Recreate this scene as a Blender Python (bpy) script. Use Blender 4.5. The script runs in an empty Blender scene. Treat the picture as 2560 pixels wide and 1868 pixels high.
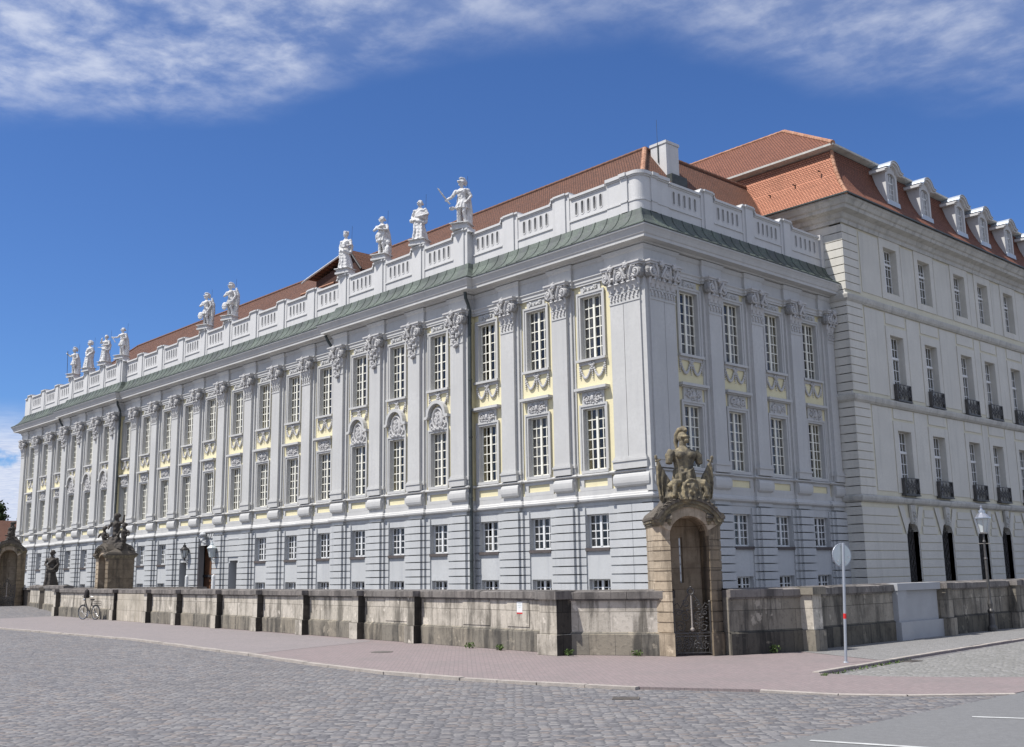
import bpy, bmesh, math, random
import numpy as np
from mathutils import Vector, Matrix
from math import sin, cos, pi, radians, sqrt, atan2

# ------------------------------------------------------------------ scene, camera, light
scene = bpy.context.scene
COL = scene.collection
random.seed(7)

F_PX, PITCH, ROLL, YAW = 2664.5761, 0.186, -0.0158, 0.746
cam_data = bpy.data.cameras.new("camera")
cam_data.sensor_width = 36.0
cam_data.lens = 36.0 * F_PX / 2560.0
cam_data.clip_end = 3000.0
cam = bpy.data.objects.new("camera", cam_data)
COL.objects.link(cam)
fw = Vector((-cos(YAW), sin(YAW), 0)); rt = Vector((fw.y, -fw.x, 0)); up = Vector((0, 0, 1))
FWD = fw * cos(PITCH) + up * sin(PITCH); UPC = -fw * sin(PITCH) + up * cos(PITCH)
RGT = rt * cos(ROLL) + UPC * sin(ROLL); UP2 = -rt * sin(ROLL) + UPC * cos(ROLL)
M = Matrix((RGT, UP2, -FWD)).transposed().to_4x4()
M.translation = Vector((25.92982, -31.01336, 2.0))
cam.matrix_world = M
scene.camera = cam

SUN_DIR = Vector((-0.42, -1.0, 1.80)).normalized()      # towards the sun
sun_el = math.asin(SUN_DIR.z); sun_az = atan2(SUN_DIR.x, SUN_DIR.y)
sd = bpy.data.lights.new("sun", 'SUN'); sd.energy = 4.35; sd.angle = radians(0.5); sd.color = (1.0, 0.97, 0.93)
sun = bpy.data.objects.new("sun", sd); COL.objects.link(sun)
sun.rotation_euler = SUN_DIR.to_track_quat('Z', 'Y').to_euler()
sun.location = (-30, -60, 90)

scene.view_settings.view_transform = 'Standard'
scene.view_settings.look = 'None'
scene.view_settings.exposure = 0.43
scene.view_settings.gamma = 1.0


class NT:
    """small helper to write node trees"""
    def __init__(s, tree):
        s.t = tree; s.t.nodes.clear()
    def n(s, typ, out=0, _p=None, **inp):
        nd = s.t.nodes.new(typ)
        if _p:
            for k, v in _p.items(): setattr(nd, k, v)
        for k, v in inp.items():
            sock = nd.inputs[int(k[1:])] if k[0] == 'i' and k[1:].isdigit() else nd.inputs[k.replace('_', ' ')]
            if isinstance(v, bpy.types.NodeSocket): s.t.links.new(v, sock)
            else: sock.default_value = v
        return nd.outputs[out] if len(nd.outputs) else nd
    def math(s, op, a, b=0.0, c=None, clamp=False):
        nd = s.t.nodes.new('ShaderNodeMath'); nd.operation = op; nd.use_clamp = clamp
        for i, v in enumerate((a, b, c)):
            if v is None: continue
            if isinstance(v, bpy.types.NodeSocket): s.t.links.new(v, nd.inputs[i])
            else: nd.inputs[i].default_value = v
        return nd.outputs[0]
    def mix(s, f, a, b, blend='MIX'):
        nd = s.t.nodes.new('ShaderNodeMix'); nd.data_type = 'RGBA'; nd.blend_type = blend
        for i, v in ((0, f), (6, a), (7, b)):
            if isinstance(v, bpy.types.NodeSocket): s.t.links.new(v, nd.inputs[i])
            else: nd.inputs[i].default_value = (v if i == 0 else (*v[:3], 1.0))
        return nd.outputs[2]
    def ramp(s, f, stops, interp='LINEAR'):
        nd = s.t.nodes.new('ShaderNodeValToRGB'); nd.color_ramp.interpolation = interp
        e = nd.color_ramp.elements
        while len(e) < len(stops): e.new(0.5)
        for i, (p, c) in enumerate(stops):
            e[i].position = p; e[i].color = (*c[:3], 1.0) if not isinstance(c, (int, float)) else (c, c, c, 1.0)
        s.t.links.new(f, nd.inputs[0]); return nd.outputs[0]
    def smooth(s, v, a, b):
        nd = s.t.nodes.new('ShaderNodeMapRange'); nd.interpolation_type = 'SMOOTHSTEP'
        s.t.links.new(v, nd.inputs[0]); nd.inputs[1].default_value = a; nd.inputs[2].default_value = b
        return nd.outputs[0]
    def noise(s, vec, scale, detail=4.0, rough=0.55, dist=0.0):
        return s.n('ShaderNodeTexNoise', Vector=vec, Scale=scale, Detail=detail, Roughness=rough, Distortion=dist)
    def mapping(s, vec, loc=(0, 0, 0), rot=(0, 0, 0), sc=(1, 1, 1)):
        nd = s.t.nodes.new('ShaderNodeMapping'); s.t.links.new(vec, nd.inputs[0])
        nd.inputs[1].default_value = loc; nd.inputs[2].default_value = rot; nd.inputs[3].default_value = sc
        return nd.outputs[0]


# world: physical sky + thin high cloud laid out by direction
world = bpy.data.worlds.new("World"); scene.world = world; world.use_nodes = True
W = NT(world.node_tree)
sky = world.node_tree.nodes.new('ShaderNodeTexSky'); sky.sky_type = 'NISHITA'; sky.sun_disc = False
sky.sun_elevation = sun_el; sky.sun_rotation = sun_az; sky.altitude = 400; sky.air_density = 1.0; sky.dust_density = 0.3; sky.ozone_density = 2.5
SKY_STRENGTH = 0.065
skyc = W.mix(1.0, sky.outputs[0], (0.67, 0.97, 1.46), 'MULTIPLY')
tc = W.n('ShaderNodeTexCoord')
sep = world.node_tree.nodes.new('ShaderNodeSeparateXYZ'); world.node_tree.links.new(tc, sep.inputs[0])
dx, dy, dz = sep.outputs
zc = W.math('MAXIMUM', dz, 0.02)
el = W.math('MULTIPLY', W.math('ARCSINE', dz), 180 / pi)
az = W.math('MULTIPLY', W.math('ARCTAN2', dy, dx), 180 / pi)
comb = W.n('ShaderNodeCombineXYZ', X=W.math('DIVIDE', dx, zc), Y=W.math('DIVIDE', dy, zc), Z=0.0)
t01 = W.math('DIVIDE', W.math('SUBTRACT', az, 100.0), 70.0, clamp=True)
bound = W.ramp(t01, [(0.0, 0.44), (0.14, 0.46), (0.30, 0.58), (0.42, 0.72), (0.57, 0.73), (0.655, 0.66), (0.725, 0.535), (0.80, 0.50), (0.93, 0.43), (1.0, 0.41)])
bound = W.math('MULTIPLY_ADD', bound, 20.0, 13.0)
wob = W.noise(W.mapping(comb, sc=(1.6, 1.6, 1)), 1.0, 4.0)
elw = W.math('ADD', el, W.math('MULTIPLY', W.math('SUBTRACT', wob, 0.5), 4.0))
above = W.smooth(W.math('SUBTRACT', elw, bound), -0.6, 3.2)
streak = W.noise(W.mapping(comb, rot=(0, 0, radians(-62)), sc=(2.2, 5.2, 1)), 1.0, 7.0, 0.6, 0.6)
puff = W.noise(W.mapping(comb, loc=(3.1, 1.7, 0)), 8.5, 7.0, 0.60, 0.15)
broad = W.noise(W.mapping(comb, loc=(1.2, 5.2, 0)), 1.7, 3.0)
dens = W.math('ADD', W.math('ADD', W.math('MULTIPLY', streak, 0.30), W.math('MULTIPLY', puff, 0.55)), W.math('MULTIPLY', broad, 0.28))
dens = W.smooth(dens, 0.42, 0.76)
leftness = W.smooth(az, 138.0, 152.0)
cl = W.math('MULTIPLY', above, W.math('ADD', W.math('MULTIPLY', dens, W.math('MULTIPLY_ADD', leftness, 0.26, 0.40)), W.math('MULTIPLY_ADD', leftness, -0.06, 0.17)))
# low cumulus bank near the horizon on the left
cum = W.noise(W.mapping(tc, sc=(24, 24, 34)), 1.0, 6.0, 0.55)
lowm = W.math('MULTIPLY', W.smooth(el, 9.0, 6.0), W.smooth(az, 156.0, 160.0))
cumd = W.math('MULTIPLY', W.smooth(cum, 0.36, 0.48), lowm)
cl = W.math('MAXIMUM', cl, W.math('MULTIPLY', cumd, 0.95), clamp=True)
behind = W.math('MAXIMUM', W.smooth(W.math('ABSOLUTE', W.math('SUBTRACT', az, 137.0)), 42.0, 70.0), W.smooth(el, 33.0, 50.0))  # added cloud outside the view, there to whiten the fill light
patch = W.smooth(W.noise(W.mapping(comb, loc=(4, 2, 0)), 1.1, 5.0), 0.42, 0.60)
cl = W.math('MAXIMUM', cl, W.math('MULTIPLY', behind, W.math('MULTIPLY_ADD', patch, 0.62, 0.33)))
cloudc = W.mix(W.smooth(puff, 0.3, 0.7), (6.6, 7.4, 9.6), (9.0, 9.5, 10.8))
final = W.mix(cl, skyc, cloudc)
bg = W.n('ShaderNodeBackground', Color=final, Strength=SKY_STRENGTH)
W.n('ShaderNodeOutputWorld', Surface=bg)


# ------------------------------------------------------------------ materials
MATS = {}
def material(name, col, rough=0.85, var=0.12, scale=1.2, col2=None, bump=0.0, bscale=30.0, metal=0.0, spec=0.3, streaks=0.0, grime=None):
    m = bpy.data.materials.new(name); m.use_nodes = True
    N = NT(m.node_tree)
    co = N.n('ShaderNodeTexCoord', out=3)
    pos = N.n('ShaderNodeNewGeometry', out=0)
    nz = N.noise(pos, scale, 6.0, 0.6)
    c1 = tuple(x * (1 - var) for x in col); c2 = col2 or tuple(min(1, x * (1 + var)) for x in col)
    c = N.mix(N.smooth(nz, 0.3, 0.7), c1, c2)
    fine = N.noise(pos, scale * 14, 4.0)
    c = N.mix(N.smooth(fine, 0.35, 0.75), c, tuple(x * (1 - var * 0.8) for x in col))
    if streaks:
        st = N.noise(N.mapping(pos, sc=(2.6, 2.6, 0.22)), 1.0, 5.0, 0.65)
        f = N.math('MULTIPLY', N.smooth(st, 0.48, 0.72), streaks)
        c = N.mix(f, c, grime or tuple(x * 0.35 for x in col))
    kw = {}
    if bump:
        bn = N.noise(pos, bscale, 4.0, 0.6)
        kw['Normal'] = N.n('ShaderNodeBump', Strength=bump, Distance=0.02, Height=bn)
    b = N.n('ShaderNodeBsdfPrincipled', **{'Base_Color': c, 'Roughness': rough, 'Metallic': metal, 'Specular_IOR_Level': spec}, **kw)
    N.n('ShaderNodeOutputMaterial', Surface=b)
    MATS[name] = m
    return m

material('plaster_grey', (0.50, 0.493, 0.472), var=0.065, scale=0.5, bump=0.15, bscale=45, streaks=0.2, grime=(0.30, 0.30, 0.31))
material('plaster_ground', (0.475, 0.48, 0.473), var=0.06, scale=0.6, bump=0.15, bscale=45, streaks=0.28, grime=(0.28, 0.29, 0.31))
material('plaster_yellow', (0.72, 0.65, 0.42), var=0.06, scale=0.8, streaks=0.1, grime=(0.5, 0.42, 0.25))
material('ornament_grey', (0.50, 0.487, 0.47), var=0.08, scale=3, streaks=0.3, grime=(0.27, 0.27, 0.27))
material('plaster_white', (0.565, 0.557, 0.54), var=0.05, scale=0.8, streaks=0.22, grime=(0.36, 0.36, 0.36))
material('plaster_wing', (0.60, 0.575, 0.51), var=0.06, scale=0.7, streaks=0.2, grime=(0.30, 0.29, 0.26))
material('plaster_cream', (0.62, 0.58, 0.45), var=0.06, scale=0.8, streaks=0.12, grime=(0.4, 0.36, 0.26))
material('cornice_stone', (0.50, 0.485, 0.44), var=0.14, scale=0.9, streaks=0.45, grime=(0.17, 0.165, 0.15))
material('frame_cream', (0.80, 0.775, 0.67), rough=0.5, var=0.04)
material('frame_white', (0.72, 0.72, 0.70), rough=0.5, var=0.04)
material('statue_stone', (0.62, 0.61, 0.59), var=0.14, scale=5, bump=0.3, streaks=0.55, grime=(0.25, 0.25, 0.24))
material('sandstone', (0.42, 0.31, 0.185), var=0.16, scale=2.2, col2=(0.50, 0.39, 0.25), bump=0.35, bscale=28, streaks=0.3, grime=(0.20, 0.15, 0.10))
material('sandstone_dark', (0.115, 0.098, 0.078), var=0.25, scale=2.5, bump=0.4, bscale=20, streaks=0.5, grime=(0.065, 0.058, 0.048))
material('sandstone_carved', (0.185, 0.162, 0.125), var=0.45, scale=8, col2=(0.35, 0.285, 0.165), bump=0.6, bscale=26, streaks=0.9, grime=(0.055, 0.05, 0.042))
material('statue_dark', (0.075, 0.065, 0.055), var=0.25, scale=4, bump=0.3, streaks=0.3, grime=(0.03, 0.028, 0.025))
material('copper_green', (0.072, 0.084, 0.074), rough=0.6, var=0.2, scale=0.9, col2=(0.125, 0.155, 0.122), streaks=0.75, grime=(0.085, 0.09, 0.092), spec=0.4)
material('iron', (0.035, 0.033, 0.032), rough=0.55, var=0.2, metal=0.3)
material('iron_grey', (0.10, 0.095, 0.09), rough=0.5, var=0.3, metal=0.4, scale=6)
material('lead_pipe', (0.075, 0.085, 0.082), rough=0.5, var=0.25, scale=4, metal=0.3)
material('zinc', (0.42, 0.46, 0.50), rough=0.4, var=0.1, metal=0.4)
material('curtain', (0.34, 0.325, 0.30), var=0.3, scale=2.2)
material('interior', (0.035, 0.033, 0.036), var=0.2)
material('wood_brown', (0.17, 0.085, 0.045), rough=0.6, var=0.2, scale=3, streaks=0.3)
material('wood_dark', (0.05, 0.05, 0.052), rough=0.6, var=0.2)
material('sill_brown', (0.10, 0.085, 0.08), var=0.2)
material('sign_back', (0.60, 0.65, 0.64), rough=0.35, var=0.03, metal=0.3)
material('pole_grey', (0.42, 0.44, 0.47), rough=0.4, var=0.06, metal=0.5)
material('tape_red', (0.60, 0.03, 0.03), rough=0.5, var=0.05)
material('road_paint', (0.50, 0.50, 0.48), rough=0.8, var=0.25, scale=6)
material('paint_white', (0.72, 0.72, 0.70), rough=0.7, var=0.06, scale=8)
material('new_stone', (0.36, 0.365, 0.37), var=0.06, scale=2, bump=0.15)
material('kerb_stone', (0.37, 0.33, 0.29), var=0.18, scale=2.5, bump=0.3, streaks=0.2)
material('lamp_glass', (0.55, 0.58, 0.57), rough=0.15, var=0.05, spec=0.6)
material('tyre_rubber', (0.02, 0.02, 0.02), rough=0.7)
material('rust_iron', (0.13, 0.115, 0.10), rough=0.6, var=0.3, scale=6)
material('chrome', (0.55, 0.55, 0.56), rough=0.25, metal=0.9)
material('bag_dark', (0.03, 0.025, 0.025), rough=0.8)
material('red_box', (0.35, 0.03, 0.03), rough=0.5)
material('letter_grey', (0.07, 0.07, 0.075), rough=0.8)
material('moat_ground', (0.16, 0.15, 0.11), var=0.3, scale=0.6)


def glass_mat(name, tint, sky_mix=0.35):
    m = bpy.data.materials.new(name); m.use_nodes = True; N = NT(m.node_tree)
    pos = N.n('ShaderNodeNewGeometry', out=0)
    wv = N.noise(pos, 1.4, 2.0)
    bn = N.n('ShaderNodeBump', Strength=0.12, Distance=0.05, Height=wv)
    ge = m.node_tree.nodes.new('ShaderNodeNewGeometry')
    dt = m.node_tree.nodes.new('ShaderNodeVectorMath'); dt.operation = 'DOT_PRODUCT'
    m.node_tree.links.new(bn, dt.inputs[0]); m.node_tree.links.new(ge.outputs['Incoming'], dt.inputs[1])
    fc = N.math('SUBTRACT', 1.0, N.math('ABSOLUTE', dt.outputs['Value']), clamp=True)
    fr = N.math('MULTIPLY_ADD', N.math('POWER', fc, 5.0), 0.9, 0.06)            # thin pane, the same from both sides
    tr = N.n('ShaderNodeBsdfTransparent', Color=(*tint, 1))
    gl = N.n('ShaderNodeBsdfGlossy', Color=(0.9, 0.93, 1, 1), Roughness=0.03, Normal=bn)
    mx = N.n('ShaderNodeMixShader', i0=N.math('ADD', fr, sky_mix, clamp=True), i1=tr, i2=gl)
    N.n('ShaderNodeOutputMaterial', Surface=mx); MATS[name] = m
glass_mat('window_glass', (0.80, 0.80, 0.79), 0.0)


def tile_mat(name, c1, c2, mortar, row=0.11, wid=0.15):
    m = bpy.data.materials.new(name); m.use_nodes = True; N = NT(m.node_tree)
    uv = N.n('ShaderNodeUVMap', _p={'uv_map': 'UVMap'})
    br = m.node_tree.nodes.new('ShaderNodeTexBrick'); m.node_tree.links.new(uv, br.inputs['Vector'])
    br.inputs['Scale'].default_value = 1.0; br.inputs['Brick Width'].default_value = wid; br.inputs['Row Height'].default_value = row
    br.inputs['Mortar Size'].default_value = 0.018; br.inputs['Mortar Smooth'].default_value = 0.6; br.inputs['Bias'].default_value = -0.1
    br.inputs['Color1'].default_value = (*c1, 1); br.inputs['Color2'].default_value = (*c2, 1); br.inputs['Mortar'].default_value = (*mortar, 1)
    nz = N.noise(uv, 0.55, 6.0, 0.65)
    c = N.mix(N.smooth(nz, 0.5, 0.8), br.outputs[0], tuple(x * 0.55 for x in c1))
    nf = N.noise(uv, 5.0, 5.0, 0.7)
    c = N.mix(N.math('MULTIPLY', N.smooth(nf, 0.55, 0.8), 0.5), c, tuple(x * 0.45 for x in c1))
    sp = m.node_tree.nodes.new('ShaderNodeSeparateXYZ'); m.node_tree.links.new(uv, sp.inputs[0])
    saw = N.math('FRACT', N.math('DIVIDE', sp.outputs[1], row))
    bp = N.n('ShaderNodeBump', Strength=0.9, Distance=0.05, Height=N.math('SUBTRACT', N.math('MULTIPLY', saw, -0.8), br.outputs[1]))
    b = N.n('ShaderNodeBsdfPrincipled', **{'Base_Color': c, 'Roughness': 0.8, 'Specular_IOR_Level': 0.25, 'Normal': bp})
    N.n('ShaderNodeOutputMaterial', Surface=b); MATS[name] = m
tile_mat('tiles_brown', (0.190, 0.088, 0.055), (0.135, 0.068, 0.046), (0.055, 0.030, 0.022))
tile_mat('tiles_mid', (0.275, 0.112, 0.068), (0.21, 0.088, 0.056), (0.06, 0.03, 0.022), 0.11, 0.15)
tile_mat('tiles_red', (0.46, 0.205, 0.125), (0.39, 0.165, 0.10), (0.17, 0.07, 0.045), 0.115, 0.15)
material('ridge_brown', (0.18, 0.095, 0.065), var=0.25, scale=4)
material('ridge_tile', (0.36, 0.17, 0.10), var=0.25, scale=4, col2=(0.5, 0.3, 0.2))


def paving_mat(name, cols, mortar, wid, row, rot, mort=0.02, dirt=(0.1, 0.1, 0.1), dirtf=0.4, bump=0.5, distort=0.05, rough=0.8, big=0.25):
    m = bpy.data.materials.new(name); m.use_nodes = True; N = NT(m.node_tree)
    pos = N.n('ShaderNodeNewGeometry', out=0)
    v = N.mapping(pos, rot=(0, 0, rot))
    nd = m.node_tree.nodes.new('ShaderNodeTexNoise'); m.node_tree.links.new(v, nd.inputs['Vector']); nd.inputs['Scale'].default_value = 2.2; nd.inputs['Detail'].default_value = 3
    off = N.n('ShaderNodeVectorMath', _p={'operation': 'MULTIPLY_ADD'}, i0=nd.outputs[1], i1=(distort * 2, distort * 2, 0), i2=v)
    br = m.node_tree.nodes.new('ShaderNodeTexBrick'); m.node_tree.links.new(off, br.inputs['Vector'])
    br.inputs['Scale'].default_value = 1.0; br.inputs['Brick Width'].default_value = wid; br.inputs['Row Height'].default_value = row
    br.inputs['Mortar Size'].default_value = mort; br.inputs['Mortar Smooth'].default_value = 0.5
    br.inputs['Color1'].default_value = (0, 0, 0, 1); br.inputs['Color2'].default_value = (1, 1, 1, 1); br.inputs['Mortar'].default_value = (0.5, 0.5, 0.5, 1)
    br.squash_frequency = 3; br.squash = 0.8
    n = len(cols); stops = [((i + 0.5) / n, c) for i, c in enumerate(cols)]
    c = N.ramp(br.outputs[0], stops)
    g = N.noise(pos, big, 6.0, 0.65)
    c = N.mix(N.math('MULTIPLY', N.smooth(g, 0.42, 0.75), dirtf), c, dirt)
    f = N.noise(pos, 9.0, 5.0, 0.7)
    c = N.mix(0.35, c, N.mix(f, tuple(x * 0.35 for x in cols[0]), tuple(min(1, x * 1.9) for x in cols[-1])))
    c = N.mix(N.smooth(br.outputs[1], 0.2, 0.9), c, mortar)
    h = N.math('SUBTRACT', N.math('MULTIPLY', f, 0.5), br.outputs[1])
    bp = N.n('ShaderNodeBump', Strength=bump, Distance=0.03, Height=h)
    b = N.n('ShaderNodeBsdfPrincipled', **{'Base_Color': c, 'Roughness': rough, 'Specular_IOR_Level': 0.3, 'Normal': bp})
    N.n('ShaderNodeOutputMaterial', Surface=b); MATS[name] = m
def cobble_mat(name, cols, mortar, wid, hgt, rot, dirt, dirtf, mort=0.09, bump=0.7, big=0.25):
    """rounded setts of uneven size: cell colour, worn joints and broad dirty patches"""
    m = bpy.data.materials.new(name); m.use_nodes = True; N = NT(m.node_tree)
    pos = N.n('ShaderNodeNewGeometry', out=0)
    v = N.mapping(N.mapping(pos, rot=(0, 0, rot)), sc=(1 / wid, 1 / hgt, 0.0))
    nd = m.node_tree.nodes.new('ShaderNodeTexNoise'); m.node_tree.links.new(pos, nd.inputs['Vector']); nd.inputs['Scale'].default_value = 1.3; nd.inputs['Detail'].default_value = 2
    v = N.n('ShaderNodeVectorMath', _p={'operation': 'MULTIPLY_ADD'}, i0=nd.outputs[1], i1=(0.9, 0.9, 0), i2=v)
    def vor(feature):
        q = m.node_tree.nodes.new('ShaderNodeTexVoronoi'); q.voronoi_dimensions = '2D'; q.feature = feature
        m.node_tree.links.new(v, q.inputs['Vector']); q.inputs['Scale'].default_value = 1.0; q.inputs['Randomness'].default_value = 0.62; return q
    cell = vor('F1'); edge = vor('DISTANCE_TO_EDGE')
    sp = m.node_tree.nodes.new('ShaderNodeSeparateColor'); m.node_tree.links.new(cell.outputs['Color'], sp.inputs[0])
    n = len(cols); c = N.ramp(sp.outputs[0], [((i + 0.5) / n, q) for i, q in enumerate(cols)])
    g = N.noise(pos, big, 6.0, 0.65)
    c = N.mix(N.math('MULTIPLY', N.smooth(g, 0.42, 0.72), dirtf), c, dirt)
    f = N.noise(pos, 16.0, 5.0, 0.7)
    c = N.mix(0.4, c, N.mix(f, tuple(x * 0.4 for x in cols[0]), tuple(min(1, x * 1.7) for x in cols[-1])))
    jo = N.smooth(edge.outputs['Distance'], mort, mort * 0.25)
    c = N.mix(N.math('MULTIPLY', jo, 0.75), c, mortar)
    h = N.math('ADD', N.math('MULTIPLY', f, 0.25), N.smooth(edge.outputs['Distance'], 0.0, 0.32))
    bp = N.n('ShaderNodeBump', Strength=bump, Distance=0.03, Height=h)
    b = N.n('ShaderNodeBsdfPrincipled', **{'Base_Color': c, 'Roughness': 0.75, 'Specular_IOR_Level': 0.35, 'Normal': bp})
    N.n('ShaderNodeOutputMaterial', Surface=b); MATS[name] = m
CROT = -(pi / 2 - YAW)
cobble_mat('cobbles', [(0.075, 0.083, 0.097), (0.125, 0.132, 0.145), (0.165, 0.17, 0.18), (0.20, 0.202, 0.208), (0.27, 0.265, 0.258), (0.21, 0.178, 0.158)], (0.072, 0.073, 0.076), 0.16, 0.11, CROT, (0.105, 0.107, 0.112), 0.55, 0.11, 0.6)
cobble_mat('mosaic', [(0.17, 0.165, 0.155), (0.21, 0.205, 0.195), (0.25, 0.24, 0.23)], (0.13, 0.125, 0.115), 0.09, 0.08, 0.4, (0.16, 0.155, 0.145), 0.4, 0.1, 0.4)
cobble_mat('setts_light', [(0.17, 0.165, 0.15), (0.215, 0.21, 0.195), (0.26, 0.25, 0.235)], (0.12, 0.115, 0.095), 0.17, 0.14, 0.5, (0.15, 0.148, 0.13), 0.4)
paving_mat('pavers', [(0.200, 0.165, 0.158), (0.222, 0.175, 0.170), (0.235, 0.190, 0.182)], (0.165, 0.142, 0.136), 0.2, 0.1, radians(40), 0.006, (0.165, 0.15, 0.142), 0.75, 0.25, 0.01, 0.8, 0.7)
paving_mat('pavers_grey', [(0.205, 0.182, 0.176), (0.222, 0.192, 0.186), (0.235, 0.205, 0.198)], (0.175, 0.155, 0.15), 0.2, 0.1, radians(40), 0.006, (0.17, 0.158, 0.15), 0.7, 0.2, 0.01, 0.8, 0.6)
paving_mat('asphalt', [(0.135, 0.134, 0.132), (0.155, 0.154, 0.152), (0.175, 0.174, 0.17)], (0.15, 0.149, 0.147), 0.02, 0.02, 0.3, 0.002, (0.115, 0.114, 0.112), 0.5, 0.2, 0.02)


def wall_mat(name, base, patch, dark, joint_w=1.1):
    """old sandstone wall: block joints, patches of render, run-down dirt"""
    m = bpy.data.materials.new(name); m.use_nodes = True; N = NT(m.node_tree)
    pos = N.n('ShaderNodeNewGeometry', out=0)
    sp = m.node_tree.nodes.new('ShaderNodeSeparateXYZ'); m.node_tree.links.new(pos, sp.inputs[0])
    along = N.math('ADD', sp.outputs[0], sp.outputs[1])
    v = N.n('ShaderNodeCombineXYZ', X=along, Y=sp.outputs[2], Z=0.0)
    br = m.node_tree.nodes.new('ShaderNodeTexBrick'); m.node_tree.links.new(v, br.inputs['Vector'])
    br.inputs['Scale'].default_value = 1.0; br.inputs['Brick Width'].default_value = joint_w; br.inputs['Row Height'].default_value = 0.52
    br.inputs['Mortar Size'].default_value = 0.008; br.inputs['Mortar Smooth'].default_value = 0.3
    br.inputs['Color1'].default_value = (0, 0, 0, 1); br.inputs['Color2'].default_value = (1, 1, 1, 1)
    c = N.mix(br.outputs[0], base, patch)
    n1 = N.noise(pos, 1.3, 7.0, 0.65)
    c = N.mix(N.math('MULTIPLY', N.smooth(n1, 0.45, 0.68), 0.7), c, tuple(x * 0.55 for x in base))
    n2 = N.noise(N.mapping(pos, sc=(2.6, 2.6, 0.35)), 1.0, 6.0, 0.7)
    c = N.mix(N.math('MULTIPLY', N.smooth(n2, 0.46, 0.64), 0.85), c, dark)
    n4 = N.noise(pos, 2.4, 5.0, 0.6)
    c = N.mix(N.math('MULTIPLY', N.smooth(n4, 0.60, 0.68), 0.8), c, tuple(min(1, x * 1.25) for x in patch))
    n3 = N.noise(pos, 11.0, 5.0, 0.7)
    c = N.mix(N.math('MULTIPLY', N.smooth(n3, 0.5, 0.75), 0.5), c, dark)
    c = N.mix(N.math('MULTIPLY', br.outputs[1], 0.6), c, tuple(x * 0.5 for x in dark))
    bp = N.n('ShaderNodeBump', Strength=0.5, Distance=0.02, Height=N.math('SUBTRACT', n3, br.outputs[1]))
    b = N.n('ShaderNodeBsdfPrincipled', **{'Base_Color': c, 'Roughness': 0.9, 'Specular_IOR_Level': 0.2, 'Normal': bp})
    N.n('ShaderNodeOutputMaterial', Surface=b); MATS[name] = m
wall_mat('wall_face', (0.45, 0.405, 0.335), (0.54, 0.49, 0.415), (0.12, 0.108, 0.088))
wall_mat('wall_plinth', (0.20, 0.182, 0.15), (0.28, 0.245, 0.19), (0.06, 0.056, 0.05), 0.9)
wall_mat('wall_dark', (0.215, 0.192, 0.155), (0.34, 0.305, 0.25), (0.058, 0.054, 0.048))  # darker copy of the wall stone, for the two right-hand walls
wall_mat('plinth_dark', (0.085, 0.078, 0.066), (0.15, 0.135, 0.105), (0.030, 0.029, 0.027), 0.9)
wall_mat('wall_black', (0.050, 0.046, 0.041), (0.085, 0.075, 0.062), (0.020, 0.019, 0.018), 0.9)  # near-black wall stone for the right faces of pillars and buttress
wall_mat('infill', (0.44, 0.395, 0.32), (0.47, 0.42, 0.345), (0.33, 0.29, 0.23), 9.0)
wall_mat('pier_dark', (0.20, 0.16, 0.115), (0.26, 0.205, 0.14), (0.085, 0.072, 0.056), 3.0)  # darker copy of the pier stone, for the right piers
wall_mat('wall_coping', (0.185, 0.17, 0.155), (0.225, 0.20, 0.18), (0.075, 0.068, 0.064), 1.3)
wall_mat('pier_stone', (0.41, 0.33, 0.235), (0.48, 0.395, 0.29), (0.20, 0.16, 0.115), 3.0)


def leaf_mat(name, c1, c2):
    m = bpy.data.materials.new(name); m.use_nodes = True; N = NT(m.node_tree)
    pos = N.n('ShaderNodeNewGeometry', out=0); nz = N.noise(pos, 1.5, 4.0)
    c = N.mix(N.smooth(nz, 0.3, 0.7), c1, c2)
    b = N.n('ShaderNodeBsdfPrincipled', **{'Base_Color': c, 'Roughness': 0.7, 'Specular_IOR_Level': 0.2})
    N.n('ShaderNodeOutputMaterial', Surface=b); MATS[name] = m
leaf_mat('foliage_dark', (0.030, 0.050, 0.020), (0.055, 0.08, 0.03))
leaf_mat('foliage_weed', (0.06, 0.10, 0.025), (0.10, 0.14, 0.045))
material('bark', (0.07, 0.055, 0.04), var=0.3, scale=6)


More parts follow.
